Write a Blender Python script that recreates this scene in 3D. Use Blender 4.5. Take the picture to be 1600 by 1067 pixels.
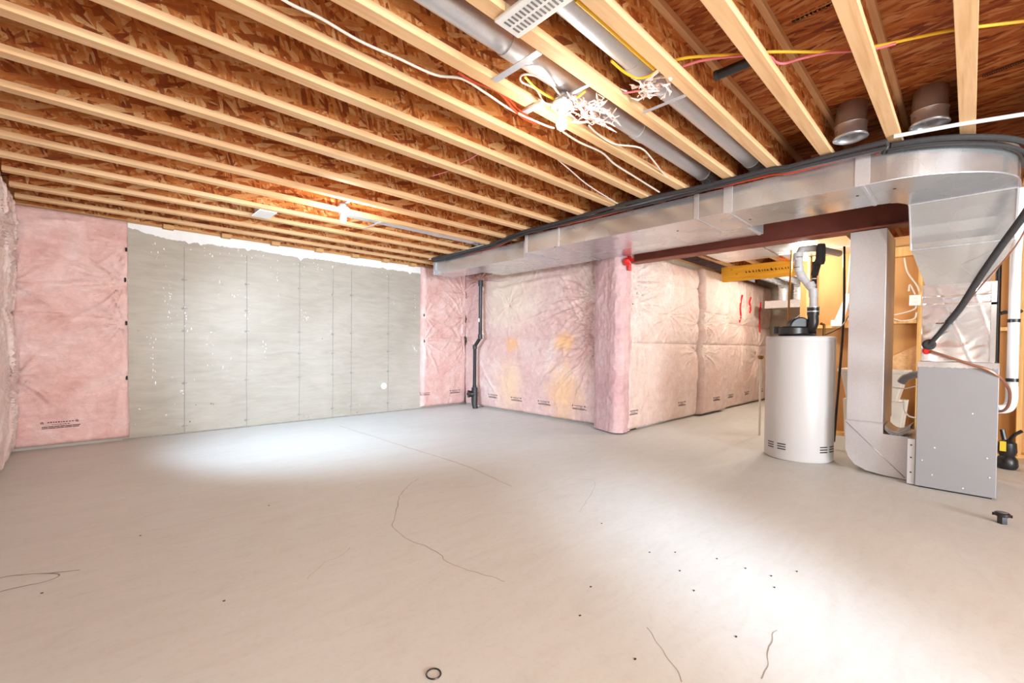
import bpy, bmesh, math, random
from mathutils import Vector, Matrix, noise
random.seed(7)
C = bpy.context.scene.collection
for o in list(bpy.data.objects): bpy.data.objects.remove(o)
SC = bpy.context.scene
PI = math.pi
# ------------------------------------------------------------------ camera
cam_d = bpy.data.cameras.new('camera'); cam = bpy.data.objects.new('camera', cam_d); C.objects.link(cam)
YAW, PIT, ROL = 0.76804112, -0.01609056, 0.01065187
F_PX, CY_PX = 691.487, 551.354
cam_d.sensor_width = 36; cam_d.lens = F_PX / 1600 * 36
cam_d.shift_y = (CY_PX - 533.5) / 1600
cam_d.clip_start = 0.05
fw = Vector((math.sin(YAW)*math.cos(PIT), math.cos(YAW)*math.cos(PIT), math.sin(PIT)))
rt = Vector((math.cos(YAW), -math.sin(YAW), 0)); up = rt.cross(fw)
r2 = rt*math.cos(ROL) + up*math.sin(ROL); u2 = -rt*math.sin(ROL) + up*math.cos(ROL)
mw = Matrix((r2, u2, -fw)).transposed().to_4x4(); mw.translation = (0, 0, 1.09)
cam.matrix_world = mw
SC.camera = cam
# ------------------------------------------------------------------ colour management, world
SC.view_settings.view_transform = 'Standard'; SC.view_settings.look = 'None'
SC.view_settings.gamma = 1; SC.view_settings.use_curve_mapping = False
SC.view_settings.exposure = 0.50
wd = bpy.data.worlds.new('world'); SC.world = wd; wd.use_nodes = True
wd.node_tree.nodes['Background'].inputs[0].default_value = (0.75, 0.85, 1, 1)
wd.node_tree.nodes['Background'].inputs[1].default_value = 0.3
# ------------------------------------------------------------------ daylight through the windows, plus an added fill behind the camera
def area(name, loc, target, sx, sy, power, col, spread=180):
    d = bpy.data.lights.new(name, 'AREA'); d.shape = 'RECTANGLE'; d.size = sx; d.size_y = sy
    d.energy = power; d.color = col; d.spread = math.radians(spread)
    o = bpy.data.objects.new(name, d); C.objects.link(o); o.location = loc
    o.rotation_euler = (Vector(target)-Vector(loc)).to_track_quat('-Z', 'Y').to_euler()
    return o
DAY = (0.60, 0.80, 1.0)
area('daylight_1', (-0.56, 4.25, 2.08), (3.4, 5.8, 0.3), 1.1, 0.40, 56, DAY, 80)
area('daylight_2', (-0.56, -4.1, 2.08), (2.5, 1.2, 0), 0.32, 0.26, 4.8, DAY, 15)
area('fill_light_front', (0.9, -5.4, 1.15), (1.4, 2.0, 1.6), 2.7, 2.0, 470, (0.86, 0.94, 1.0), 180)  # added broad fill to brighten the room, from no known window
def bulb_light(name, loc, power, col=(1, 0.80, 0.56), r=0.03):
    d = bpy.data.lights.new(name, 'POINT'); d.energy = power; d.color = col; d.shadow_soft_size = r
    o = bpy.data.objects.new(name, d); C.objects.link(o); o.location = loc; return o
# ------------------------------------------------------------------ mesh builder
class MB:
    def __init__(s): s.v = []; s.f = []; s.sm = []
    def add(s, vs, fs, smooth=False):
        n = len(s.v); s.v += [tuple(v) for v in vs]; s.f += [tuple(i+n for i in f) for f in fs]; s.sm += [smooth]*len(fs); return s
    def box(s, x0, x1, y0, y1, z0, z1):
        v = [(x, y, z) for z in (z0, z1) for y in (y0, y1) for x in (x0, x1)]
        return s.add(v, [(0,2,3,1),(4,5,7,6),(0,1,5,4),(2,6,7,3),(0,4,6,2),(1,3,7,5)])
    def hexa(s, b, t):      # two quads (bottom, top) in the same order
        return s.add(list(b)+list(t), [(3,2,1,0),(4,5,6,7),(0,1,5,4),(1,2,6,5),(2,3,7,6),(3,0,4,7)])
    def prism(s, poly, a0, a1, ax):   # polygon in the two other axes, extruded along axis ax
        def P(p, a):
            return {0:(a,p[0],p[1]), 1:(p[0],a,p[1]), 2:(p[0],p[1],a)}[ax]
        n = len(poly)
        v = [P(p, a0) for p in poly] + [P(p, a1) for p in poly]
        return s.add(v, [tuple(range(n))[::-1], tuple(range(n, 2*n))] + [(i, (i+1)%n, n+(i+1)%n, n+i) for i in range(n)])
    def tube(s, pts, r, seg=10, caps=True, smooth_n=0):
        P = [Vector(p) for p in pts]
        if smooth_n and len(P) > 2: P = crom(P, smooth_n)
        R = r if isinstance(r, (list, tuple)) else [r]*len(P)
        if len(R) != len(P): R = [R[0]]*len(P)
        T = []
        for i in range(len(P)):
            a = P[max(0, i-1)]; b = P[min(len(P)-1, i+1)]; t = (b-a); T.append(t.normalized() if t.length > 1e-9 else Vector((0,0,1)))
        n = T[0].orthogonal().normalized(); vs = []
        for i in range(len(P)):
            n = (n - T[i]*n.dot(T[i]));
            n = n.normalized() if n.length > 1e-6 else T[i].orthogonal().normalized()
            b = T[i].cross(n)
            for k in range(seg):
                a = 2*PI*k/seg; vs.append(P[i] + (n*math.cos(a)+b*math.sin(a))*R[i])
        fs = [(i*seg+k, i*seg+(k+1)%seg, (i+1)*seg+(k+1)%seg, (i+1)*seg+k) for i in range(len(P)-1) for k in range(seg)]
        s.add(vs, fs, True)
        if caps:
            m = len(P)-1
            s.add([vs[k] for k in range(seg)], [tuple(range(seg))[::-1]]); s.add([vs[m*seg+k] for k in range(seg)], [tuple(range(seg))])
        return s
    def lathe(s, prof, cx, cy, z0=0, seg=32, cap=True, axis=None):   # prof [(r, z)], or around a given frame
        vs = []; n = len(prof)
        for r, z in prof:
            for k in range(seg):
                a = 2*PI*k/seg
                if axis is None: vs.append((cx+r*math.cos(a), cy+r*math.sin(a), z0+z))
                else:
                    o, d = axis; u = d.orthogonal().normalized(); w = d.cross(u)
                    vs.append(o + d*z + u*(r*math.cos(a)) + w*(r*math.sin(a)))
        fs = [(i*seg+k, i*seg+(k+1)%seg, (i+1)*seg+(k+1)%seg, (i+1)*seg+k) for i in range(n-1) for k in range(seg)]
        s.add(vs, fs, True)
        if cap:
            s.add(vs[:seg], [tuple(range(seg))[::-1]]); s.add(vs[-seg:], [tuple(range(seg))])
        return s
    def build(s, name, mat, parent=None, bevel=0, **kw):
        L = Vector(parent['_o']) if parent is not None else None
        if L is None:
            xs = [v[0] for v in s.v]; ys = [v[1] for v in s.v]; zs = [v[2] for v in s.v]
            L = Vector(((min(xs)+max(xs))/2, (min(ys)+max(ys))/2, min(zs)))
        me = bpy.data.meshes.new(name)
        me.from_pydata([tuple(Vector(v)-L) for v in s.v], [], s.f); me.update()
        me.polygons.foreach_set('use_smooth', s.sm)
        bm = bmesh.new(); bm.from_mesh(me); bmesh.ops.remove_doubles(bm, verts=bm.verts, dist=1e-5)
        bmesh.ops.recalc_face_normals(bm, faces=bm.faces)
        if bevel:
            es = [e for e in bm.edges if len(e.link_faces) == 2 and e.calc_face_angle(0) > 0.6]
            bmesh.ops.bevel(bm, geom=es, offset=bevel, segments=2, affect='EDGES', profile=0.5)
        for e in bm.edges:
            if len(e.link_faces) == 2 and e.calc_face_angle(0) > 0.7: e.smooth = False
        bm.to_mesh(me); bm.free()
        me.materials.append(mat)
        o = bpy.data.objects.new(name, me); C.objects.link(o); o['_o'] = tuple(L)
        if parent is not None: o.parent = parent
        else: o.location = L
        for k, v in kw.items(): o[k] = v
        return o
def crom(P, n):
    out = []
    for i in range(len(P)-1):
        p0 = P[max(0, i-1)]; p1 = P[i]; p2 = P[i+1]; p3 = P[min(len(P)-1, i+2)]
        for k in range(n):
            t = k/n
            out.append(0.5*((2*p1)+(p2-p0)*t+(2*p0-5*p1+4*p2-p3)*t*t+(3*p1-p0-3*p2+p3)*t**3))
    out.append(P[-1]); return out
def thing(name, label, cat, loc, group=None):
    o = bpy.data.objects.new(name, None); C.objects.link(o); o.location = loc; o['_o'] = tuple(loc)
    o.empty_display_size = 0.1
    o['label'] = label; o['category'] = cat
    if group: o['group'] = group
    return o
def tag(o, label, cat, group=None):
    o['label'] = label; o['category'] = cat
    if group: o['group'] = group
    return o
def arc(c, r, a0, a1, n):
    return [(c[0]+r*math.cos(math.radians(a0+(a1-a0)*i/n)), c[1]+r*math.sin(math.radians(a0+(a1-a0)*i/n))) for i in range(n+1)]
# ------------------------------------------------------------------ materials
class NT:
    def __init__(s, name):
        s.m = bpy.data.materials.new(name); s.m.use_nodes = True; s.t = s.m.node_tree; s.b = s.t.nodes['Principled BSDF']
    def n(s, ty, **kw):
        x = s.t.nodes.new(ty)
        for k, v in kw.items():
            if k.startswith('i_'):
                key = k[2:].replace('_', ' ')
                x.inputs[key].default_value = v
            else: setattr(x, k, v)
        return x
    def l(s, a, ao, b, bi): s.t.links.new(a.outputs[ao], b.inputs[bi])
    def coord(s, scale=(1,1,1), rot=(0,0,0), loc=(0,0,0)):
        if not hasattr(s, 'tc'): s.tc = s.n('ShaderNodeTexCoord')
        m = s.n('ShaderNodeMapping'); m.inputs['Scale'].default_value = scale; m.inputs['Rotation'].default_value = rot; m.inputs['Location'].default_value = loc
        s.l(s.tc, 'Object', m, 'Vector'); return m
    def noise(s, mp, scale, detail=4, rough=0.55, dist=0):
        x = s.n('ShaderNodeTexNoise'); x.inputs['Scale'].default_value = scale; x.inputs['Detail'].default_value = detail
        x.inputs['Roughness'].default_value = rough; x.inputs['Distortion'].default_value = dist; s.l(mp, 'Vector', x, 'Vector'); return x
    def ramp(s, src, out, stops, interp='LINEAR'):
        r = s.n('ShaderNodeValToRGB'); r.color_ramp.interpolation = interp
        e = r.color_ramp.elements
        while len(e) < len(stops): e.new(0.5)
        for el, (p, c) in zip(e, stops): el.position = p; el.color = (*c, 1) if len(c) == 3 else c
        s.l(src, out, r, 'Fac'); return r
    def mix(s, a, ao, b, bo, fac, fo=None, mode='MIX'):
        x = s.n('ShaderNodeMix', data_type='RGBA', blend_type=mode)
        for src, out, i in ((a, ao, 6), (b, bo, 7)):
            if isinstance(src, tuple): x.inputs[i].default_value = (*src, 1)
            else: s.t.links.new(src.outputs[out], x.inputs[i])
        if fo is None: x.inputs[0].default_value = fac
        else: s.t.links.new(fac.outputs[fo], x.inputs[0])
        return x
    def bump(s, src, out, strength=0.3, dist=0.01, prev=None):
        b = s.n('ShaderNodeBump'); b.inputs['Strength'].default_value = strength; b.inputs['Distance'].default_value = dist
        s.l(src, out, b, 'Height')
        if prev: s.l(prev, 'Normal', b, 'Normal')
        s.l(b, 'Normal', s.b, 'Normal'); return b
    def setp(s, **kw):
        for k, v in kw.items(): s.b.inputs[k.replace('_', ' ')].default_value = v
        return s
def lin(r, g, b):
    f = lambda c: ((c/255+0.055)/1.055)**2.4 if c > 10 else c/255/12.92
    return (f(r), f(g), f(b))
def plain(name, rgb, rough=0.5, metal=0.0, var=0.06, sc=12, bump=0.0, **kw):
    t = NT(name); mp = t.coord(); nz = t.noise(mp, sc, 5)
    c = lin(*rgb); r = t.ramp(nz, 'Fac', [(0.3, tuple(x*(1-var) for x in c)), (0.7, tuple(min(1, x*(1+var)) for x in c))])
    t.l(r, 'Color', t.b, 'Base Color'); t.setp(Roughness=rough, Metallic=metal, **kw)
    if bump: t.bump(nz, 'Fac', bump, 0.01)
    return t.m
def mat_floor():
    t = NT('floor_concrete'); mp = t.coord(loc=(3, 1, 0)); big = t.noise(mp, 0.55, 3, 0.5, 0.6); mid = t.noise(mp, 3.2, 6, 0.6, 0.8); fine = t.noise(mp, 40, 6, 0.7)
    sw = t.coord(scale=(1.0, 3.5, 1), rot=(0, 0, 0.7)); tr = t.noise(sw, 2.2, 8, 0.62, 1.8)
    a = t.ramp(big, 'Fac', [(0.35, lin(204,203,197)), (0.65, lin(215,216,213))])
    b = t.ramp(tr, 'Fac', [(0.30, lin(203,201,196)), (0.5, lin(211,212,208)), (0.72, lin(217,218,216))])
    m = t.mix(a, 'Color', b, 'Color', 0.5)
    fr = t.ramp(fine, 'Fac', [(0.25, lin(238,236,234)), (0.5, (1,1,1))])
    m2 = t.mix(m, 2, fr, 'Color', 0.5, mode='MULTIPLY')
    # drips and spots
    vo = t.n('ShaderNodeTexVoronoi'); vo.inputs['Scale'].default_value = 1.7; t.l(mp, 'Vector', vo, 'Vector')
    sp = t.ramp(vo, 'Distance', [(0.010, (1,1,1)), (0.016, (0,0,0))])
    m3 = t.mix(m2, 2, lin(120,112,96), None, sp, 'Color')
    t.l(m3, 2, t.b, 'Base Color')
    rr = t.ramp(mid, 'Fac', [(0.3, (0.42,)*3), (0.7, (0.62,)*3)]); t.l(rr, 'Color', t.b, 'Roughness')
    t.bump(fine, 'Fac', 0.10, 0.004); t.setp(Specular_IOR_Level=0.35)
    return t.m
def mat_wall():
    t = NT('wall_concrete'); mp = t.coord(); big = t.noise(mp, 0.9, 4, 0.5, 0.5); fine = t.noise(mp, 30, 8, 0.7)
    st = t.coord(scale=(1.2, 1, 6)); hz = t.noise(st, 2.5, 8, 0.65, 0.7)
    a = t.ramp(big, 'Fac', [(0.35, lin(164,154,140)), (0.65, lin(186,178,166))])
    b = t.ramp(hz, 'Fac', [(0.3, lin(160,154,144)), (0.55, lin(182,176,166)), (0.75, lin(196,192,184))])
    m = t.mix(a, 'Color', b, 'Color', 0.45)
    vo = t.n('ShaderNodeTexVoronoi'); vo.inputs['Scale'].default_value = 9; sm = t.coord(scale=(1,1,0.8)); t.l(sm, 'Vector', vo, 'Vector')
    dots = t.ramp(vo, 'Distance', [(0.05, (1,1,1)), (0.10, (0,0,0))])
    msk = t.noise(mp, 2.1, 3); mr = t.ramp(msk, 'Fac', [(0.56, (0,0,0)), (0.62, (1,1,1))])
    mm = t.mix(dots, 'Color', mr, 'Color', 1.0, mode='MULTIPLY')
    m2 = t.mix(m, 2, lin(120,118,112), None, mm, 2)
    # white roller splashes
    sm2 = t.coord(scale=(1.5,1,0.6), rot=(0, 0.5, 0)); w = t.noise(sm2, 26, 3, 0.6, 0.5); wr = t.ramp(w, 'Fac', [(0.70, (0,0,0)), (0.73, (1,1,1))])
    mk2 = t.noise(mp, 1.6, 2); kr = t.ramp(mk2, 'Fac', [(0.50, (0,0,0)), (0.60, (1,1,1))])
    mm2 = t.mix(wr, 'Color', kr, 'Color', 1.0, mode='MULTIPLY')
    m3 = t.mix(m2, 2, lin(238,238,236), None, mm2, 2)
    t.l(m3, 2, t.b, 'Base Color'); t.setp(Roughness=0.85, Specular_IOR_Level=0.2); t.bump(fine, 'Fac', 0.25, 0.006)
    return t.m
def mat_osb(name, cols, plane='XZ', base=0.0, fan=1.0, con=0.6):
    t = NT(name); cols = [lin(*c) for c in cols]; prev = None; hb = None
    t.tc = t.n('ShaderNodeTexCoord'); oi = t.n('ShaderNodeObjectInfo'); vm = t.n('ShaderNodeVectorMath', operation='MULTIPLY_ADD')
    t.l(oi, 'Random', vm, 0); vm.inputs[1].default_value = (37, 11, 5); t.t.links.new(t.tc.outputs['Object'], vm.inputs[2])
    def coord(**kw):
        m_ = NT.coord(t, **kw); t.t.links.new(vm.outputs[0], m_.inputs['Vector']); return m_
    t.coord = coord
    warp = t.noise(t.coord(), 4, 3, 0.6)
    for i, (ang, sc) in enumerate(((0.12, 25), (-0.75, 30), (0.65, 23), (1.3, 34), (-0.25, 20))):
        a = base+ang*fan
        mp = t.coord(scale=(2.8, 1.5, 0.6) if plane == 'XZ' else (3.8, 0.62, 1.5), rot=(0, a, 0) if plane == 'XZ' else (0, 0, a), loc=(i*3.1, i*1.7, i*0.9))
        mp.vector_type = 'TEXTURE'
        mx = t.n('ShaderNodeMix', data_type='RGBA', blend_type='LINEAR_LIGHT'); mx.inputs[0].default_value = 0.012
        t.t.links.new(mp.outputs[0], mx.inputs[6]); t.t.links.new(warp.outputs['Color'], mx.inputs[7])
        vo = t.n('ShaderNodeTexVoronoi'); vo.inputs['Scale'].default_value = sc; t.t.links.new(mx.outputs[2], vo.inputs['Vector'])
        sp = t.n('ShaderNodeSeparateColor'); t.l(vo, 'Color', sp, 'Color')
        n = len(cols); r = t.ramp(sp, 'Red', [(k/(n-1)*0.9+0.05, c) for k, c in enumerate(cols)])
        # fine fibre along each strand
        fb = t.n('ShaderNodeTexNoise'); fb.inputs['Scale'].default_value = sc*5; fb.inputs['Detail'].default_value = 3; t.t.links.new(mp.outputs[0], fb.inputs['Vector'])
        fr = t.ramp(fb, 'Fac', [(0.3, (0.72, 0.68, 0.64)), (0.6, (1, 1, 1))]); rm = t.mix(r, 'Color', fr, 'Color', 0.8, mode='MULTIPLY')
        if prev is None: prev = (rm, 2)
        else:
            g = t.ramp(sp, 'Green', [(0.54, (0,0,0)), (0.62, (con+0.3,)*3)])
            m = t.mix(prev[0], prev[1], rm, 2, g, 'Color'); prev = (m, 2)
        hb = (vo, 'Distance')
    big = t.noise(t.coord(), 1.3, 3); br = t.ramp(big, 'Fac', [(0.3, (0.80, 0.74, 0.70)), (0.7, (1, 1, 1))])
    m = t.mix(prev[0], prev[1], br, 'Color', 1.0, mode='MULTIPLY')
    t.l(m, 2, t.b, 'Base Color'); t.setp(Roughness=0.7, Specular_IOR_Level=0.3); t.bump(hb[0], hb[1], 0.12, 0.003)
    return t.m
def mat_lumber(name, base, dark, along=0, sc=1.0):
    t = NT(name); s = [22, 22, 22]; s[along] = 1.1
    mp = t.coord(scale=tuple(s)); g = t.noise(mp, 1.3*sc, 6, 0.6, 0.6); big = t.noise(t.coord(), 1.7, 3)
    a = t.ramp(g, 'Fac', [(0.3, lin(*dark)), (0.55, lin(*base)), (0.75, tuple(min(1, c*1.12) for c in lin(*base)))])
    b = t.ramp(big, 'Fac', [(0.35, (0.90, 0.88, 0.84)), (0.65, (1, 1, 1))])
    m = t.mix(a, 'Color', b, 'Color', 1.0, mode='MULTIPLY')
    # knots
    ks = [5, 5, 5]; ks[along] = 1.9
    vo = t.n('ShaderNodeTexVoronoi'); vo.inputs['Scale'].default_value = 1.6; t.l(t.coord(scale=tuple(ks)), 'Vector', vo, 'Vector')
    k = t.ramp(vo, 'Distance', [(0.035, (1,1,1)), (0.07, (0,0,0))])
    m2 = t.mix(m, 2, lin(150,100,60), None, k, 'Color')
    t.l(m2, 2, t.b, 'Base Color'); t.setp(Roughness=0.65, Specular_IOR_Level=0.3); t.bump(g, 'Fac', 0.08, 0.003)
    return t.m
def mat_poly(name, c0, c1, c2, stains=(), rough=0.15):
    t = NT(name); mp = t.coord(); big = t.noise(mp, 2.0, 5, 0.6, 0.8); cl = t.noise(mp, 14, 6, 0.65, 0.5)
    a = t.ramp(big, 'Fac', [(0.32, lin(*c0)), (0.5, lin(*c1)), (0.68, lin(*c2))])
    b = t.ramp(cl, 'Fac', [(0.32, (0.82, 0.80, 0.80)), (0.62, (1, 1, 1))])
    m = t.mix(a, 'Color', b, 'Color', 0.75, mode='MULTIPLY'); out = (m, 2)
    for (x, y, z, r, col) in stains:
        gm = t.coord(scale=(1/r[0], 1/r[1], 1/r[2]), loc=(-x/r[0], -y/r[1], -z/r[2]))
        add = t.n('ShaderNodeMix', data_type='RGBA', blend_type='LINEAR_LIGHT'); add.inputs[0].default_value = 0.55
        dn = t.noise(mp, 7, 4); t.t.links.new(gm.outputs[0], add.inputs[6]); t.t.links.new(dn.outputs['Color'], add.inputs[7])
        g = t.n('ShaderNodeTexGradient', gradient_type='SPHERICAL'); t.t.links.new(add.outputs[2], g.inputs['Vector'])
        gr = t.ramp(g, 'Fac', [(0.0, (0,0,0)), (0.7, (0.75,)*3)])
        mm = t.mix(out[0], out[1], lin(*col), None, gr, 'Color'); out = (mm, 2)
    t.l(out[0], out[1], t.b, 'Base Color')
    t.setp(Roughness=rough+0.25, Specular_IOR_Level=0.4, Coat_Weight=0.8, Coat_Roughness=rough, Sheen_Weight=0.0)
    w = t.noise(t.coord(scale=(1, 1, 2.2), rot=(0.3, 0.2, 0)), 5, 6, 0.7, 3.0)
    t.bump(w, 'Fac', 0.55, 0.03)
    # the clear film wrinkles by itself over the soft batt
    f = t.noise(t.coord(scale=(1, 1, 1.6)), 16, 4, 0.6, 4.0); bb = t.n('ShaderNodeBump'); bb.inputs['Strength'].default_value = 0.6; bb.inputs['Distance'].default_value = 0.02
    t.l(f, 'Fac', bb, 'Height'); t.l(bb, 'Normal', t.b, 'Coat Normal')
    return t.m
def mat_galv(name, rgb, rough=0.3, spang=0.12, metal=0.95, bump=0.25):
    t = NT(name); mp = t.coord(); vo = t.n('ShaderNodeTexVoronoi'); vo.inputs['Scale'].default_value = 90; t.l(mp, 'Vector', vo, 'Vector')
    sp = t.n('ShaderNodeSeparateColor'); t.l(vo, 'Color', sp, 'Color')
    c = lin(*rgb); r = t.ramp(sp, 'Red', [(0, tuple(x*(1-spang) for x in c)), (1, tuple(min(1, x*(1+spang)) for x in c))])
    t.l(r, 'Color', t.b, 'Base Color')
    cl = t.noise(t.coord(scale=(1,1,1)), 3.0, 1, 0.4, 0.0); rr = t.ramp(cl, 'Fac', [(0.3, (rough*0.8,)*3), (0.7, (rough*1.35,)*3)])
    t.l(rr, 'Color', t.b, 'Roughness'); t.setp(Metallic=metal)
    w = t.noise(mp, 2.2, 0, 0.4, 0.0); t.bump(w, 'Fac', bump, 0.12)
    return t.m
def mat_glow(name, rgb, strength):
    t = NT(name); t.setp(Base_Color=(*rgb, 1), Emission_Color=(*rgb, 1), Emission_Strength=strength); return t.m
M = {}
M['floor'] = mat_floor(); M['wall'] = mat_wall()
M['osb'] = mat_osb('osb_web', ((142,66,24), (192,106,46), (212,130,62), (226,156,90), (240,192,134)), 'XZ')
M['deck'] = mat_osb('osb_deck', ((130,58,24), (172,90,40), (196,112,50), (208,132,70), (222,158,100)), 'XY', base=1.45, fan=0.35)
M['lumber'] = mat_lumber('flange_lumber', (230,189,143), (212,163,117))
M['lumber_y'] = mat_lumber('stud_lumber', (226,182,118), (200,150,88), along=2)
M['lvl'] = mat_lumber('yellow_lvl', (238,180,58), (216,152,40), along=1)
M['sill'] = mat_lumber('sill_lumber', (206,160,108), (170,120,76))
M['poly'] = mat_poly('pink_poly', (222,170,162), (232,190,182), (238,208,202))
M['poly_far'] = mat_poly('pale_poly', (232,198,188), (238,212,204), (242,224,216))
M['galv'] = mat_galv('galvanised', (206,210,214), 0.25, 0.02, 0.80, 0.10)
M['galv_soft'] = mat_galv('galvanised_dull', (212,214,220), 0.42, 0.03, 0.75, 0.12)
M['galv_dark'] = mat_galv('galvanised_dark', (190,190,194), 0.3, 0.02, 0.6, 0.05)  # a little darker and less metallic than the plain galvanised
M['foil'] = mat_galv('foil_tape', (232,234,240), 0.18, 0.04, 0.8, 0.7)
M['grey_cab'] = plain('furnace_enamel', (148,149,153), 0.42, 0.1, 0.02, 3)
M['heater'] = plain('heater_enamel', (196,194,194), 0.32, 0, 0.015, 2)
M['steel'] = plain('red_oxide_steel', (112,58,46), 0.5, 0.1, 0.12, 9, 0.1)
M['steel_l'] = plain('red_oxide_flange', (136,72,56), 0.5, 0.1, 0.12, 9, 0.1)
M['black'] = plain('black_abs', (34,32,34), 0.35, 0, 0.1)
M['blackmat'] = plain('black_foam', (52,50,52), 0.85, 0, 0.15, 40, 0.3)
M['white'] = plain('white_plastic', (232,230,226), 0.4, 0, 0.02)
M['pvc'] = plain('pvc_pipe', (222,222,224), 0.35, 0, 0.02)
M['greypipe'] = plain('grey_vent_pipe', (196,196,200), 0.4, 0, 0.04)
M['cablew'] = plain('white_cable', (214,204,190), 0.5, 0, 0.05)
M['cabley'] = plain('yellow_cable', (236,190,40), 0.5, 0, 0.05)
M['cablep'] = plain('pink_cable', (222,120,130), 0.5, 0, 0.05)
M['cabler'] = plain('orange_cable', (190,66,30), 0.5, 0, 0.05)
M['cableg'] = plain('grey_cable', (110,108,110), 0.5, 0, 0.08)
M['red'] = plain('red_tape', (206,34,36), 0.35, 0, 0.1)
M['copper'] = plain('copper_tube', (170,120,100), 0.35, 0.6, 0.1)
M['brass'] = plain('brass_fitting', (150,110,60), 0.4, 0.8, 0.1)
M['paint'] = plain('white_sealer', (236,236,236), 0.6, 0, 0.04, 6, 0.2)
M['patch'] = plain('mortar_plug', (226,220,206), 0.9, 0, 0.1, 30, 0.2)
M['ink'] = plain('dark_ink', (78,60,58), 0.7, 0, 0.1)
M['inkdk'] = plain('black_ink', (48,34,24), 0.8, 0, 0.1)
M['crack'] = plain('crack_dark', (150,140,128), 0.9, 0, 0.1)
M['seam'] = plain('form_seam', (150,147,140), 0.9, 0, 0.15, 14, 0.3)
M['pinkwool'] = plain('pink_wool', (244,214,206), 0.95, 0, 0.25, 40, 0.6)
M['kraft'] = plain('kraft_backing', (196,146,92), 0.8, 0, 0.05, 3, 0.1)
M['tub'] = plain('tub_plastic', (232,222,208), 0.5, 0, 0.03)
M['warn'] = plain('yellow_label', (226,196,40), 0.5, 0, 0.05)
M['porcelain'] = plain('white_porcelain', (240,238,232), 0.25, 0, 0.01)
M['bulb'] = mat_glow('lit_bulb', (1, 0.86, 0.66), 14)
M['glass'] = NT('window_glass').setp(Base_Color=(0.9,0.95,1,1), Roughness=0.05, Transmission_Weight=1.0).m
M['sky_glow'] = mat_glow('bright_sky_pane', (0.75, 0.88, 1.0), 4)
# ------------------------------------------------------------------ room shell
XL, XR, YB, YF = -0.60, 10.6, 6.5, -5.5
DK = 2.70
MB().box(XL-0.2, XR+0.2, YF-0.2, YB+0.3, -0.12, 0).build('floor', M['floor'], kind='structure')
floor_o = bpy.data.objects['floor']
MB().box(XL-0.2, XR+0.2, YF-0.2, YB+0.3, DK, DK+0.03).build('ceiling', M['deck'], kind='structure')
ceil_o = bpy.data.objects['ceiling']
wb = MB().box(XL-0.2, 5.3, YB, YB+0.2, 0, 2.40).build('wall_back', M['wall'], kind='structure')
b = MB(); ys = YF-0.2
for a, c_ in ((-4.5, -3.7), (3.6, 4.9)):
    b.box(XL-0.2, XL, ys, a, 0, DK).box(XL-0.2, XL, a, c_, 0, 1.83).box(XL-0.2, XL, a, c_, 2.33, DK); ys = c_
b.box(XL-0.2, XL, ys, YB+0.2, 0, DK); b.build('wall_left', M['wall'], kind='structure')
for i, (a, c_) in enumerate(((-4.5, -3.7), (3.6, 4.9))):
    w = MB(); w.box(XL-0.14, XL-0.08, a, c_, 1.83, 1.87).box(XL-0.14, XL-0.08, a, c_, 2.29, 2.33).box(XL-0.14, XL-0.08, a, a+0.04, 1.87, 2.29).box(XL-0.14, XL-0.08, c_-0.04, c_, 1.87, 2.29)
    wo = w.build('window_%d' % (i+1), M['white'], kind='structure')
    MB().box(XL-0.115, XL-0.11, a+0.04, c_-0.04, 1.87, 2.29).build('pane', M['glass'], wo)
MB().box(5.1, 5.3, 3.08, YB, 0, 2.40).build('wall_right', M['wall'], kind='structure')
MB().box(5.1, XR+0.2, 3.08, 3.28, 0, 2.40).build('wall_back_right', M['wall'], kind='structure')
MB().box(XR, XR+0.2, YF-0.2, 3.3, 0, DK).build('wall_far_right', M['wall'], kind='structure')
wf = MB()
added_openings = [(-0.5, 2.3)]  # unseen glazed door, made up to hold the front fill light
xs = XL
for a, b in added_openings:
    wf.box(xs, a, YF-0.2, YF, 0, DK); wf.box(a, b, YF-0.2, YF, 0, 0.1); wf.box(a, b, YF-0.2, YF, 2.2, DK); xs = b
wf.box(xs, XR, YF-0.2, YF, 0, DK)
wf.build('wall_front', M['wall'], kind='structure')
for i, (a, b) in enumerate(added_openings):
    w = MB(); w.box(a, b, YF-0.15, YF-0.08, 0.1, 0.16).box(a, b, YF-0.15, YF-0.08, 2.14, 2.2).box(a, a+0.06, YF-0.15, YF-0.08, 0.16, 2.14).box(b-0.06, b, YF-0.15, YF-0.08, 0.16, 2.14).box((a+b)/2-0.04, (a+b)/2+0.04, YF-0.15, YF-0.08, 0.16, 2.14)
    wo = w.build('window_%d' % (i+3), M['white'], kind='structure')  # frame of the made-up door around the fill light
    MB().box(a+0.06, b-0.06, YF-0.125, YF-0.12, 0.16, 2.14).build('pane', M['glass'], wo)
# rim boards and sill
MB().box(XL, 5.3, YB+0.02, YB+0.06, 2.44, DK).build('trim_1', M['osb'], kind='structure')
MB().box(XL-0.2, 5.3, YB+0.01, YB+0.15, 2.40, 2.44).build('trim_2', M['sill'], kind='structure')
MB().box(5.1, XR, 3.1, 3.24, 2.40, 2.44).build('trim_3', M['sill'], kind='structure')
MB().box(XR-0.5, XR-0.46, 3.12, 3.16, 2.44, DK).build('trim_4', M['osb'], kind='structure')
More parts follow.
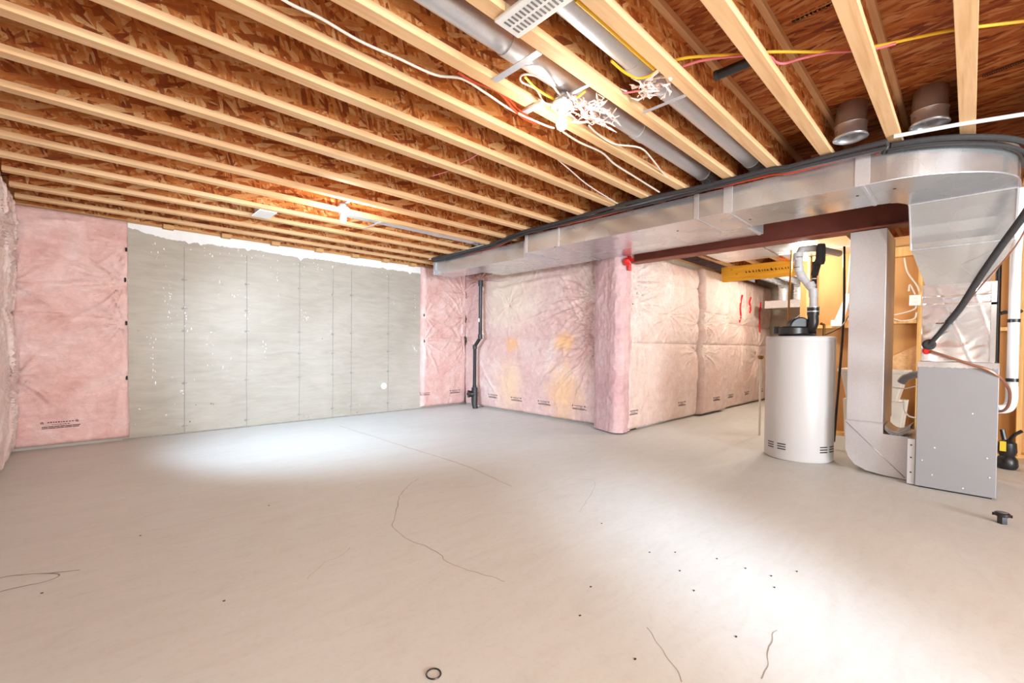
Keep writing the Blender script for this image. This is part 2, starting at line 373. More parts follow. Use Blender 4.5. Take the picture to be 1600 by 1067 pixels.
# form seams on the concrete wall
for x in (0.854, 1.508, 2.155, 2.62, 2.90, 3.51):
    z = 0.0; b = MB(); pts = []
    while z < 2.27:
        pts.append((x+0.004*noise.noise(Vector((x*9, z*3, 0))), YB+0.001, z)); z += 0.06
    b.tube(pts, 0.0045, 6)
    for zz in (0.12, 0.63, 1.24, 1.50 if x < 2 else 0.95, 1.83):
        zz += 0.03*math.sin(x*20+zz)
        b.lathe([(0.016, -0.004), (0.013, 0.004)], 0, 0, seg=8, axis=(Vector((x-0.008, YB-0.002, zz)), Vector((0, -1, 0))))
        b.tube([(x-0.03, YB, zz-0.004), (x+0.03, YB, zz+0.003)], 0.004, 5)
    b.build('form_seam', M['seam'], wb)
# white sealer band with a ragged lower edge
n = 260; x0, x1 = 0.30, 4.25; top = []; bot = []
for i in range(n+1):
    x = x0+(x1-x0)*i/n
    e = 2.292 + 0.022*noise.noise(Vector((x*2.2, 0, 0))) + 0.014*noise.noise(Vector((x*11, 3, 0))) + 0.012*noise.noise(Vector((x*40, 7, 0)))
    if x < 0.75: e += 0.06*(1-(x-0.3)/0.45)
    for dx, dd in ((0.90, 0.035), (1.02, 0.03), (2.17, 0.05), (1.52, 0.025), (3.9, 0.03)):
        if abs(x-dx) < 0.04: e -= dd*(1-abs(x-dx)/0.04)
    top.append((x, YB-0.0025, 2.405)); bot.append((x, YB-0.0025, e))
b = MB(); b.add(bot+top, [(i, i+1, n+2+i, n+1+i) for i in range(n)])
b.add([(p[0], YB+0.002, p[2]) for p in bot+top]+bot, [(i, n+1+i, n+2+i, i+1) for i in range(n)])
b.build('sealer_band', M['paint'], wb)
# splashes of sealer
b = MB(); rr = random.Random(3)
def splash(cx, cz, sx, sz, k):
    for _ in range(k):
        x = cx+rr.gauss(0, sx); z = cz+rr.gauss(0, sz); r = rr.uniform(0.002, 0.006)*(1 if rr.random() < 0.85 else 1.7)
        m = 7; an = rr.uniform(0, PI); st = rr.uniform(1, 3)
        ps = [(x+r*rr.uniform(0.5, 1.2)*math.cos(2*PI*i/m+an)*rr.uniform(0.6, 1), z+st*r*rr.uniform(0.5, 1.2)*math.sin(2*PI*i/m+an)) for i in range(m)]
        b.prism(ps, YB-0.003, YB+0.002, 1)
for a in ((0.72, 1.52, 0.03, 0.16, 26), (0.86, 1.42, 0.02, 0.13, 14), (0.63, 2.14, 0.05, 0.08, 8), (1.52, 1.45, 0.03, 0.10, 10), (1.88, 1.9, 0.02, 0.10, 7), (1.7, 1.0, 0.05, 0.05, 10),
          (2.2, 1.45, 0.04, 0.08, 9), (4.02, 1.1, 0.04, 0.15, 12), (4.0, 1.75, 0.03, 0.12, 10), (1.4, 1.68, 0.06, 0.03, 7), (0.55, 1.0, 0.03, 0.12, 12), (0.57, 0.72, 0.02, 0.08, 8), (1.1, 1.0, 0.03, 0.14, 8), (2.1, 2.2, 0.3, 0.03, 14), (1.2, 2.2, 0.3, 0.03, 14), (3.3, 2.2, 0.4, 0.03, 12)):
    splash(*a)
b.build('sealer_splash', M['paint'], wb)
b = MB(); b.lathe([(0.052, -0.002), (0.050, 0.006), (0.03, 0.008)], 0, 0, seg=28, axis=(Vector((3.44, YB, 0.426)), Vector((0, -1, 0)))); b.build('mortar_plug', M['patch'], wb, label='round pale mortar plug')
# wall base joint grime
b = MB(); pts = []
for i in range(90):
    x = 0.3+3.9*i/89; pts.append((x, YB-0.004+0.006*noise.noise(Vector((x*6, 0, 0))), 0.004+0.006*abs(noise.noise(Vector((x*9, 1, 0))))))
b.tube(pts, 0.011, 6); b.build('slab_joint', M['seam'], wb)
# wood shims under the joist
for k, x in enumerate((0.70, 1.27, 1.83, 2.40, 2.93, 3.43, 3.92)):
    o = MB().box(x-0.05, x+0.05, YB-0.085, YB+0.0, 2.39, 2.438).build('wood_shim', M['sill'], bevel=0.002)
    tag(o, 'small brown wood block under the last floor joist, %s from the left insulation panel' % ('first','second','third','fourth','fifth','sixth','seventh')[k], 'shim', 'wood blocks over the concrete wall')
# floor cracks
def ribbon(pts, w, z=0.0006):
    b = MB(); P = crom([Vector((p[0], p[1], 0)) for p in pts], 10); vs = []
    for i, p in enumerate(P):
        a = P[max(0, i-1)]; c = P[min(len(P)-1, i+1)]; t = (c-a).normalized(); nn = Vector((-t.y, t.x, 0))
        j = 0.012*noise.noise(Vector((p.x*14, p.y*14, 2)))
        q = p + nn*j; ww = w*(0.6+0.8*abs(noise.noise(Vector((p.x*5, p.y*5, 9)))))
        vs += [(q.x+nn.x*ww, q.y+nn.y*ww, z), (q.x-nn.x*ww, q.y-nn.y*ww, z)]
    b.add(vs, [(2*i, 2*i+1, 2*i+3, 2*i+2) for i in range(len(P)-1)]); return b
for pts, w in (([(1.964, 3.11, 0.0), (1.819, 3.017, 0.0), (1.629, 2.832, 0.0), (1.486, 2.623, 0.0), (1.361, 2.448, 0.0), (1.331, 2.385, 0.0), (1.296, 2.2, 0.0), (1.326, 2.031, 0.0), (1.334, 1.893, 0.0), (1.311, 1.821, 0.0), (1.345, 1.643, 0.0), (1.398, 1.474, 0.0)], 0.0022),
               ([(1.924, 0.497, 0.0), (1.82, 0.494, 0.0), (1.718, 0.476, 0.0), (1.602, 0.461, 0.0)], 0.002), ([(1.569, 0.855, 0.0), (1.503, 0.767, 0.0), (1.459, 0.697, 0.0), (1.397, 0.631, 0.0)], 0.0016),
               ([(2.803, 2.285, 0.0), (2.889, 2.255, 0.0), (2.928, 2.06, 0.0), (2.339, 1.769, 0.0)], 0.0011), ([(1.023, 2.289, 0.0), (0.934, 2.225, 0.0), (0.849, 2.213, 0.0), (0.737, 2.111, 0.0)], 0.0011)):
    ribbon(pts, w).build('floor_crack', M['crack'], floor_o)
for pts in ([(-0.283, 3.072, 0.0), (-0.212, 3.045, 0.0), (-0.127, 2.982, 0.0), (-0.094, 2.92, 0.0), (-0.153, 2.884, 0.0), (-0.231, 2.899, 0.0), (-0.267, 2.899, 0.0)], [(-0.127, 2.982, 0.0), (-0.074, 2.957, 0.0), (-0.02, 2.923, 0.0)]):
    ribbon(pts, 0.004).build('floor_stain', M['crack'], floor_o)
o = ribbon([(2.44, 5.83, 0.0), (2.462, 4.089, 0.0), (2.479, 3.228, 0.0), (2.379, 2.447, 0.0)], 0.012); o.build('saw_cut', plain('saw_cut', (196,190,182), 0.9), floor_o)
# ------------------------------------------------------------------ floor joists
FE = [6.33, 5.90, 5.42, 5.0, 4.53, 4.115, 3.67, 3.24, 2.832, 2.45, 2.106, 1.774, 1.40, 1.085, 0.756, 0.40, 0.072]
ORD = ['first','second','third','fourth','fifth','sixth','seventh','eighth','ninth','tenth','eleventh','twelfth','thirteenth','fourteenth','fifteenth','sixteenth','seventeenth','eighteenth','nineteenth','twentieth']
JB = 2.44; FW = 0.070
def joist_proto(x0, x1):
    r = thing('floor_joist', '', 'joist', (0, 0, JB), 'floor joists overhead')
    MB().box(x0, x1, -FW, 0, JB, JB+0.038).build('bottom_flange', M['lumber'], r, bevel=0.002)
    MB().box(x0, x1, -FW, 0, DK-0.038, DK).build('top_flange', M['lumber'], r, bevel=0.002)
    MB().box(x0, x1, -FW/2-0.006, -FW/2+0.006, JB+0.036, DK-0.036).build('web', M['osb'], r)
    return r
def copy_thing(r):
    c = r.copy(); C.objects.link(c)
    for ch in r.children:
        d = ch.copy(); C.objects.link(d); d.parent = c
        for g in ch.children:
            e = g.copy(); C.objects.link(e); e.parent = d
    return c
JP = joist_proto(-0.47, 5.0); JQ = joist_proto(-0.47, 10.5)
used = set()
for k, y in enumerate(FE):
    P = JP if y > 3.1 else JQ
    j = P if id(P) not in used else copy_thing(P); used.add(id(P))
    j.location = (random.uniform(-0.0, 0.0), y, JB); 
    j['label'] = 'wooden I-beam floor joist, %s out from the concrete wall' % ORD[k]
for k, y in enumerate((-0.27, -0.62, -0.97, -1.35, -1.75, -2.15, -2.55, -2.95, -3.35, -3.75, -4.15, -4.55, -4.95, -5.35)):
    j = copy_thing(JQ); j.location = (0, y, JB); j['label'] = 'wooden I-beam floor joist out of view, %s behind the camera' % ORD[k]; j['group'] = 'floor joists behind the camera'
for n_, xx in (('left', -0.60), ):
    MB().box(xx+0.0, xx+0.03, YF, YB, JB, DK).build('trim_5', M['osb'], kind='structure')
# ------------------------------------------------------------------ insulation blankets
def blanket(name, label, org, ud, nd, W, H, pins, seams, mat, t0=0.085, amp=0.038, res=0.014, seed=0, sag=0.0, edge=0.05, creases=(), top_in=0.02, stamps=(), staples=(), group='insulation blankets', z0=0.02, curl=0.0):
    org = Vector(org); ud = Vector(ud); nd = Vector(nd)
    nu = max(8, int(W/res)); nv = max(8, int(H/res))
    sd = seed*13.7
    def d(u, v):
        x = t0
        # pillow between seams
        vs = [0.0]+sorted(seams)+[H]
        for a, bb in zip(vs[:-1], vs[1:]):
            if a <= v <= bb:
                q = (v-a)/(bb-a); x += amp*(max(0, math.sin(PI*q))**0.34-0.6); x -= 0.010*math.exp(-(min(abs(v-a) if a > 0 else 9, abs(v-bb) if bb < H else 9)/0.012)**2)
        e = min(u, W-u)
        if e < edge: x -= (t0*0.55)*(1-math.sqrt(max(0, 1-((edge-e)/edge)**2)))
        if v < edge: x -= (t0*0.5)*(1-math.sqrt(max(0, 1-((edge-v)/edge)**2)))
        if H-v < edge: x -= (t0*0.5)*(1-math.sqrt(max(0, 1-((edge-(H-v))/edge)**2)))
        for (pu, pv, depth, R, nc) in pins:
            du = u-pu; dv = v-pv; r = math.hypot(du, dv); 
            if r < R*3:
                th = math.atan2(dv, du); w = math.exp(-(r/R)**1.2)
                x -= depth*math.exp(-(r/(R*0.22)))
                wob = noise.noise(Vector((du*3, dv*3, sd)))
                ridge = 1-abs(math.sin(nc*th*0.5+1.7*wob+pu*3))
                ridge2 = 1-abs(math.sin(nc*th*0.83+2.1*wob+pv*5))
                g = min(1, r/(0.25*R))
                x += (0.026*ridge**3+0.018*ridge2**4)*w*g*(R/0.35)
        for (u0_, v0_, u1_, v1_, a_, ww) in creases:
            L = math.hypot(u1_-u0_, v1_-v0_); tx = (u1_-u0_)/L; ty = (v1_-v0_)/L
            s_ = (u-u0_)*tx+(v-v0_)*ty; q = -(u-u0_)*ty+(v-v0_)*tx + 0.03*noise.noise(Vector((s_*3, u0_, sd)))
            if 0 < s_ < L: x += a_*math.sin(PI*s_/L)*math.exp(-(q/ww)**2)
        p = Vector((u*1.6, v*1.6, sd)); x += 0.020*noise.noise(p)
        p = Vector((u*5+2*noise.noise(Vector((u*2, v*2, sd+4))), v*7, sd+3)); x += 0.007*noise.noise(p)
        rr_ = 1-abs(noise.noise(Vector((u*4+1.5*noise.noise(Vector((u*3, v*3, sd+9))), v*4, sd+20))))*2.2
        x += 0.006*max(0, rr_)**3
        rr_ = 1-abs(noise.noise(Vector((u*11, v*9+u*5, sd+40))))*2.4
        x += 0.0028*max(0, rr_)**3
        return x
    def side(v): return curl*noise.noise(Vector((v*2.3, sd, 1)))
    vs = []; fs = []
    for j in range(nv+1):
        v = H*j/nv
        for i in range(nu+1):
            u = W*i/nu
            uu = u + (side(v) if i == nu else 0) + (side(v+5) if i == 0 else 0)
            vs.append(org+ud*uu+Vector((0, 0, z0+v))+nd*max(0.01, d(u, v)))
    F = lambda i, j: j*(nu+1)+i
    for j in range(nv):
        for i in range(nu): fs.append((F(i, j), F(i+1, j), F(i+1, j+1), F(i, j+1)))
    # rim back to the wall
    ring = [F(i, 0) for i in range(nu+1)]+[F(nu, j) for j in range(1, nv+1)]+[F(i, nv) for i in range(nu-1, -1, -1)]+[F(0, j) for j in range(nv-1, 0, -1)]
    base = len(vs)
    for r_ in ring:
        p = vs[r_]; dd = (p-org).dot(nd); vs.append(p-nd*(dd-0.002))
    m = len(ring)
    for k in range(m): fs.append((ring[k], base+k, base+(k+1)%m, ring[(k+1)%m]))
    fs.append(tuple(base+k for k in range(m)))
    root = thing(name, label, 'insulation', tuple(org+ud*(W/2)), group)
    b = MB(); b.add(vs, fs, True); b.build('film_wrap', mat, root)
    def surf(u, v, off=0.004): return org+ud*u+Vector((0, 0, z0+v))+nd*(d(u, v)+off)
    for (su, sv, sw) in stamps:
        b = MB(); r_ = random.Random(int(su*100)+seed)
        def bar(ua, ub, va, vb):
            q = []
            for (a, c_) in ((ua, va), (ub, va), (ub, vb), (ua, vb)): q.append(surf(a, c_))
            q2 = [p-nd*0.003 for p in q]
            b.hexa(q2, q)
        s = sw/0.22
        for row, (hh, gap, wd_) in enumerate(((0.010, 0.006, 0.15), (0.006, 0.004, 0.10))):
            u = su-wd_*s/2
            while u < su+wd_*s/2:
                w_ = r_.uniform(0.006, 0.016)*s; v_ = sv+0.030*s-row*0.018*s
                bar(u, u+w_*0.8, v_, v_+hh*s*r_.uniform(0.7, 1)); u += w_+0.004*s
        for row in range(2):
            v_ = sv-0.006*s-row*0.012*s; u = su-0.11*s
            while u < su+0.10*s:
                w_ = r_.uniform(0.02, 0.05)*s; bar(u, u+w_, v_, v_+0.0065*s); u += w_+0.004*s
        for q in (-1, 1):
            for k_ in range(3): bar(su+q*0.105*s-0.012*s+k_*0.007*s, su+q*0.105*s-0.008*s+k_*0.007*s, sv+0.026*s-k_*0.002, sv+0.045*s-abs(k_-1)*0.006)
        b.build('printed_stamp', M['ink'], root)
    for (u, v) in staples:
        p = surf(min(max(u, 0.02), W-0.02), v, 0.0); b = MB()
        b.tube([p-nd*0.02+Vector((0, 0, 0.022)), p+nd*0.006+Vector((0, 0, 0.020)), p+nd*0.008+Vector((0, 0, -0.012)), p-nd*0.02+Vector((0, 0, -0.016))], 0.010, 6)
        b.build('black_clip', M['black'], root)
    root['_'] = 0; del root['_']
    return root, surf
# left bay on the concrete wall (u runs left to right, nd faces the camera)
BL, sBL = blanket('insulation_blanket', 'pink film-wrapped insulation panel between the left wall and bare concrete', (-0.52, YB-0.001, 0), (1, 0, 0), (0, -1, 0), 0.87, 2.39,
    [(0.84, 1.68, 0.03, 0.40, 16), (0.84, 1.25, 0.03, 0.32, 14), (0.84, 2.08, 0.02, 0.22, 10), (0.0, 1.62, 0.02, 0.30, 10), (0.84, 0.66, 0.02, 0.22, 9), (0.02, 0.72, 0.02, 0.35, 8)],
    [1.33], M['poly'], seed=1, curl=0.012, stamps=[(0.34, 0.20, 0.26)], staples=[(0.85, 2.06), (0.84, 1.73), (0.85, 1.26), (0.85, 0.66)],
    creases=[(0.05, 0.75, 0.35, 0.35, 0.03, 0.03), (0.72, 0.05, 0.83, 0.7, 0.012, 0.02), (0.02, 2.0, 0.8, 1.72, 0.014, 0.02), (0.0, 1.55, 0.8, 1.72, 0.014, 0.02), (0.05, 1.38, 0.8, 1.27, 0.01, 0.015), (0.1, 2.25, 0.6, 2.29, 0.016, 0.02)], z0=0.03)
BR, sBR = blanket('insulation_blanket', 'narrow pink film-wrapped insulation panel right of the bare concrete', (4.10, YB-0.001, 0), (1, 0, 0), (0, -1, 0), 0.925, 2.39,
    [(0.03, 1.55, 0.03, 0.30, 14), (0.86, 1.55, 0.03, 0.4, 14), (0.03, 1.12, 0.03, 0.3, 12), (0.86, 1.12, 0.03, 0.35, 12), (0.86, 2.0, 0.03, 0.35, 14)],
    [1.20], M['poly'], seed=2, curl=0.012, stamps=[(0.06, 0.22, 0.16), (0.67, 0.22, 0.22)], staples=[(0.03, 1.56), (0.04, 1.12)], z0=0.03,
    creases=[(0.05, 1.1, 0.35, 0.5, 0.012, 0.02)])
SR = (5.1-0.001)
BW, sBW = blanket('insulation_blanket', 'wide pink film-wrapped insulation behind the black drain stack, with orange stains', (SR, 6.43, 0), (0, -1, 0), (-1, 0, 0), 2.97, 2.36,
    [(0.02, 1.98, 0.03, 0.35, 12), (0.02, 1.55, 0.03, 0.35, 12), (0.02, 1.14, 0.02, 0.3, 10), (2.90, 1.75, 0.03, 0.62, 22), (2.90, 1.30, 0.03, 0.6, 20), (2.90, 1.05, 0.03, 0.6, 18), (1.18, 1.72, 0.035, 0.20, 10), (0.4, 2.2, 0.02, 0.5, 14)],
    [1.20], mat_poly('stained_poly', (218,174,166), (226,190,182), (232,206,196), stains=[(0, 0.25, 1.12, (1, 0.20, 0.16), (236,176,112)), (0, -0.85, 1.15, (1, 0.26, 0.2), (238,184,120)), (0, -0.85, 0.42, (1, 0.40, 0.55), (238,190,140)), (0, 0.3, 0.45, (1, 0.40, 0.55), (236,196,160)), (0, 0.3, 1.9, (1, 0.9, 0.75), (232,212,190))]),
    seed=3, stamps=[(0.30, 0.20, 0.22), (0.80, 0.20, 0.22), (1.36, 0.20, 0.22), (1.96, 0.20, 0.22), (2.62, 0.20, 0.22)], staples=[(0.02, 1.98), (0.02, 1.55), (0.02, 1.14)], z0=0.02,
    creases=[(0.5, 2.0, 2.8, 2.12, 0.02, 0.03), (1.2, 1.4, 2.85, 1.75, 0.012, 0.02), (1.5, 1.3, 2.85, 1.72, 0.012, 0.018), (0.5, 0.9, 2.0, 0.7, 0.012, 0.03), (0.2, 1.1, 0.9, 0.2, 0.012, 0.02), (0.25, 0.9, 1.0, 0.15, 0.01, 0.02), (1.8, 0.5, 2.85, 1.1, 0.012, 0.02)])
b = MB(); p = sBW(1.18, 1.72, 0.004); b.lathe([(0.014, -0.01), (0.010, 0.008)], 0, 0, seg=8, axis=(p, Vector((-1, 0, 0)))); b.build('red_tie', M['red'], BW)
# corner post wrap
def wrap(name, label, poly, H, mat, seed, z0=0.02, stamps=0):
    root = thing(name, label, 'insulation', (poly[0][0], poly[0][1], 0), 'insulation blankets')
    P = [Vector((a, c_, 0)) for a, c_ in poly]; P = crom(P, 14); nz = int(H/0.02); vs = []; fs = []
    L = [0]
    for i in range(1, len(P)): L.append(L[-1]+(P[i]-P[i-1]).length)
    def pt(i, z):
        a = P[max(0, i-1)]; c_ = P[min(len(P)-1, i+1)]; t = (c_-a).normalized(); nn = Vector((t.y, -t.x, 0))
        e = min(i, len(P)-1-i)/4; e = min(1, e)
        q = 0.014*noise.noise(Vector((L[i]*3, z*2, seed)))+0.008*max(0, 1-2.2*abs(noise.noise(Vector((L[i]*9, z*5, seed+3)))))**2 + 0.007*max(0, 1-2.4*abs(noise.noise(Vector((L[i]*16, z*14+L[i]*8, seed+7)))))**2
        return P[i]-nn*0 + nn*q*e + Vector((0, 0, z0+z))
    for j in range(nz+1):
        for i in range(len(P)): vs.append(pt(i, H*j/nz))
    m = len(P)
    for j in range(nz):
        for i in range(m-1): fs.append((j*m+i, j*m+i+1, (j+1)*m+i+1, (j+1)*m+i))
        fs.append((j*m+m-1, j*m, (j+1)*m, (j+1)*m+m-1))
    fs.append(tuple(range(m))[::-1]); fs.append(tuple(nz*m+i for i in range(m)))
    b = MB(); b.add(vs, fs, True); b.build('film_wrap', mat, root); return root
M['poly_post'] = mat_poly('lilac_poly', (212,166,170), (222,182,184), (230,200,200), rough=0.18)
PW = wrap('insulation_blanket', 'pink bubbly insulation wrapped round the outside corner of the wall', [(5.02, 3.50), (4.93, 3.49), (4.85, 3.40), (4.78, 3.22), (4.74, 3.08), (4.79, 3.0), (4.86, 2.985), (4.97, 3.0), (5.06, 3.04), (5.09, 3.07), (5.09, 3.3), (5.09, 3.48)], 2.24, M['poly_post'], 5)
BF, sBF = blanket('insulation_blanket', 'pale pink insulation panel under the steel beam end, beside the corner wrap', (4.93, 3.079, 0), (1, 0, 0), (0, -1, 0), 2.05, 2.30,
    [(0.02, 1.90, 0.03, 0.55, 20), (0.10, 1.62, 0.03, 0.5, 22), (1.05, 1.55, 0.04, 0.40, 14), (2.02, 2.0, 0.03, 0.3, 10), (2.0, 1.45, 0.03, 0.3, 10), (2.0, 1.02, 0.03, 0.4, 12), (1.0, 2.1, 0.03, 0.25, 10)], [1.12], M['poly_far'],
    seed=6, stamps=[(0.12, 0.22, 0.22), (1.5, 0.22, 0.22)], staples=[], z0=0.02)
for (u, v) in ((1.05, 1.55), (2.0, 2.0), (2.0, 1.45), (2.0, 1.02), (0.1, 1.62)):
    p = sBF(u, v, 0.0); b = MB(); b.lathe([(0.014, -0.012), (0.009, 0.006)], 0, 0, seg=8, axis=(p, Vector((0, -1, 0)))); b.build('tie', M['ink'], BF)
BG, sBG = blanket('insulation_blanket', 'short pale pink insulation panel left of the yellow beam end', (7.02, 3.079, 0), (1, 0, 0), (0, -1, 0), 1.0, 2.34,
    [(0.02, 1.45, 0.03, 0.4, 12), (0.02, 1.0, 0.03, 0.4, 12), (0.9, 1.5, 0.03, 0.3, 10)], [1.12, 1.62], M['poly_far'], t0=0.16, seed=7, stamps=[(0.5, 0.22, 0.22)], z0=0.02)
BH, sBH = blanket('insulation_blanket', 'bright insulation panel far right, with red tape strips, behind the water heater', (8.05, 3.079, 0), (1, 0, 0), (0, -1, 0), 2.5, 2.36,
    [(0.8, 1.50, 0.05, 0.5, 16), (1.7, 1.5, 0.03, 0.3, 10), (1.6, 0.9, 0.03, 0.5, 12)], [1.12, 1.5], M['poly_far'], t0=0.10, seed=8, stamps=[(0.3, 0.2, 0.22), (1.1, 0.2, 0.22), (1.9, 0.2, 0.22)], z0=0.02)
for (pu, v0, v1) in ((0.65, 1.55, 2.05), (1.15, 1.75, 2.05), (1.72, 1.38, 2.0)):
    b = MB(); P = [sBH(pu+0.04*math.sin(k*1.3), v0+(v1-v0)*k/6, 0.006) for k in range(7)]
    b.tube(P, 0.018, 6); b.build('red_tape', M['red'], BH)
# left wall blanket
BX, sBX = blanket('insulation_blanket', 'pink film-wrapped insulation covering the left wall at the frame edge', (XL+0.001, 4.95, 0), (0, 1, 0), (1, 0, 0), 1.42, 2.42,
    [(1.2, 1.9, 0.03, 0.5, 16), (0.5, 2.0, 0.03, 0.5, 14), (0.9, 0.7, 0.02, 0.6, 14)], [1.33], M['poly_far'], t0=0.11, amp=0.035, seed=9, z0=0.02)
blanket('insulation_blanket', 'pink insulation below the high window on the left wall, out of view', (XL+0.001, 3.5, 0), (0, 1, 0), (1, 0, 0), 1.44, 1.78, [(0.7, 0.9, 0.03, 0.5, 12)], [1.2], M['poly_far'], t0=0.11, res=0.03, seed=10)
blanket('insulation_blanket', 'pink insulation on the left wall beside the camera, out of view', (XL+0.001, 0.9, 0), (0, 1, 0), (1, 0, 0), 2.58, 2.40, [(1.2, 1.3, 0.03, 0.5, 12)], [1.33], M['poly_far'], t0=0.11, res=0.03, seed=11)
# ------------------------------------------------------------------ ABS drain stack
r = thing('drain_stack', 'black plastic drain pipe running down the pink wall to the floor', 'pipe', (4.87, 5.95, 0))
b = MB(); b.tube([(4.87, 5.83, 2.19), (4.87, 5.83, 1.27), (4.87, 5.85, 1.20), (4.87, 5.95, 1.10), (4.87, 5.97, 1.04), (4.87, 5.97, 0.33)], 0.030, 16); b.build('pipe', M['black'], r)
b = MB(); b.tube([(4.87, 5.83, 2.20), (4.87, 5.83, 2.10)], 0.042, 16).tube([(4.87, 5.83, 1.28), (4.87, 5.83, 1.20)], 0.038, 16).tube([(4.87, 5.97, 1.10), (4.87, 5.97, 1.03)], 0.038, 16); b.build('coupling', M['black'], r)
b = MB(); b.tube([(4.87, 5.97, 0.40), (4.87, 5.97, 0.36), (4.87, 5.97, 0.36), (4.87, 5.97, 0.14), (4.86, 5.95, 0.06), (4.86, 5.93, 0.0)], [0.036, 0.036, 0.052, 0.056, 0.048, 0.045], 16)
b.tube([(4.87, 5.97, 0.25), (4.79, 6.01, 0.25)], 0.055, 16); b.build('cleanout_tee', M['black'], r)
b = MB(); b.tube([(4.795, 6.008, 0.25), (4.765, 6.022, 0.25)], 0.064, 8).tube([(4.765, 6.022, 0.25), (4.75, 6.03, 0.25)], 0.022, 4); b.build('cleanout_cap', M['black'], r)
b = MB(); b.lathe([(0.016, 0), (0.016, 0.006)], 0, 0, seg=10, axis=(Vector((4.84, 5.83, 1.52)), Vector((-1, 0, 0)))); b.box(4.835, 4.842, 5.815, 5.845, 1.49, 1.55); b.build('white_sticker', M['white'], r)
# ------------------------------------------------------------------ trunk duct
T0, T1, TZ0, TZ1 = 3.79, 4.38, 2.20, 2.405
r = thing('supply_duct', 'long galvanized trunk duct hung below the joists, curving into the furnace plenum', 'duct', (4.08, 2.5, TZ0))
MB().box(T0, T1, 0.50, 3.69, TZ0, TZ1).build('main_section', M['galv'], r, bevel=0.003)
MB().box(3.985, T1, 3.90, 5.90, TZ0, TZ1+0.01).build('narrow_section', M['galv'], r, bevel=0.003)
b = MB(); b.hexa([(T0, 3.69, TZ0), (T1, 3.69, TZ0), (T1, 3.90, TZ0-0.0), (3.985, 3.90, TZ0)], [(T0, 3.69, TZ1), (T1, 3.69, TZ1), (T1, 3.90, TZ1+0.01), (3.985, 3.90, TZ1+0.01)]); b.build('reducer', M['galv_soft'], r)
b = MB(); b.box(3.965, 3.985, 5.86, 5.91, TZ0-0.004, TZ1+0.012).box(3.985, T1, 5.895, 5.91, TZ0-0.004, TZ1+0.012); b.build('end_cap', M['galv'], r)
for y, w in ((3.20, 0.012), (1.66, 0.02), (1.40, 0.035), (0.53, 0.04), (3.70, 0.02)):
    b = MB(); b.box(T0-0.004, T0+0.002, y-w, y+w, TZ0-0.003, TZ1+0.003); b.box(T0-0.003, T1, y-w*0.25, y+w*0.25, TZ0-0.004, TZ0+0.001); b.build('drive_cleat', M['galv_soft'], r)
b = MB(); b.box(3.981, 3.99, 3.89, 3.93, TZ0-0.003, TZ1+0.012); b.build('drive_cleat', M['galv_soft'], r)
co = (4.50, 0.50)
outer = [(T0, 0.50), (3.79, 0.38), (3.83, 0.22), (3.92, 0.07), (4.05, -0.07), (4.19, -0.157), (4.34, -0.20), (4.56, -0.215)]
outer = [(p.x, p.y) for p in crom([Vector((a, c_, 0)) for a, c_ in outer], 6)]
inner = [(4.56, 0.352), (4.50, 0.362), (4.43, 0.40), (4.39, 0.45), (4.38, 0.50)]
MB().prism(outer+inner, TZ0, TZ1, 2).build('elbow', M['galv'], r)
b = MB(); pr_ = [Vector((a, c_, TZ0)) for a, c_ in outer]; b.tube(pr_, 0.005, 6); b.build('edge_seam', M['galv_soft'], r)
for p in [(4.245, 4.516, 2.199), (3.788, 3.249, 2.199), (4.533, 3.656, 2.199), (4.067, 1.957, 2.199), (4.018, 0.383, 2.199), (4.02, 0.587, 2.199), (4.128, 1.339, 2.199), (4.48, 2.468, 2.199), (4.538, 5.174, 2.199)]: 
    if p[0] < 4.4 and p[1] > -0.1:
        b = MB(); b.lathe([(0.011, -0.002), (0.009, 0.002)], 0, 0, seg=10, axis=(Vector((p[0], p[1], TZ0-0.001)), Vector((0, 0, -1)))); b.build('test_plug', M['black'], r)
# return trunk beside it
r = thing('return_duct', 'galvanized return duct tucked between the trunk duct and the steel beam', 'duct', (4.56, 3.3, TZ0))
MB().box(4.385, 4.745, 1.46, 5.15, TZ0-0.001, TZ1).build('duct_body', M['galv'], r, bevel=0.003)
b = MB(); b.box(4.40, 4.735, 1.415, 1.46, TZ0+0.0, TZ1-0.02).box(4.38, 4.75, 1.44, 1.462, TZ0-0.004, TZ0+0.02); b.build('end_cap', M['galv_soft'], r)
for y in (3.32,):
    b = MB(); b.box(4.385, 4.75, y-0.006, y+0.006, TZ0-0.005, TZ0); b.build('drive_cleat', M['galv_dark'], r)
# supply plenum dropping to the coil
r = thing('supply_plenum', 'galvanized plenum dropping from the trunk duct bend and tapering to the furnace coil', 'duct', (5.0, 0.07, 1.6))
pts = [(4.545, 2.197), (4.60, 2.13), (4.66, 2.05), (4.70, 1.98), (4.735, 1.93), (4.745, 1.885)]
b = MB(); prof = pts+[(5.30, 1.885), (5.30, TZ1), (4.56, TZ1), (4.545, 2.38)]
b.prism([(a, z) for a, z in prof], -0.205, 0.345, 1); b.build('curved_drop', M['galv'], r)
b = MB(); b.hexa([(4.785, -0.068, 1.597), (5.35, -0.068, 1.597), (5.35, 0.255, 1.597), (4.785, 0.255, 1.597)], [(4.745, -0.203, 1.885), (5.30, -0.203, 1.885), (5.30, 0.343, 1.885), (4.745, 0.343, 1.885)])
b.build('taper', M['galv'], r)
b = MB()
for yy in (-0.205, 0.345): b.tube([(a-0.003, yy, z) for a, z in pts], 0.006, 6)
b.tube([(4.742, -0.205, 1.885), (4.742, 0.345, 1.885)], 0.006, 6).tube([(4.545, -0.215, 2.199), (4.545, 0.352, 2.199)], 0.007, 6); b.build('edge_seam', M['galv_soft'], r)
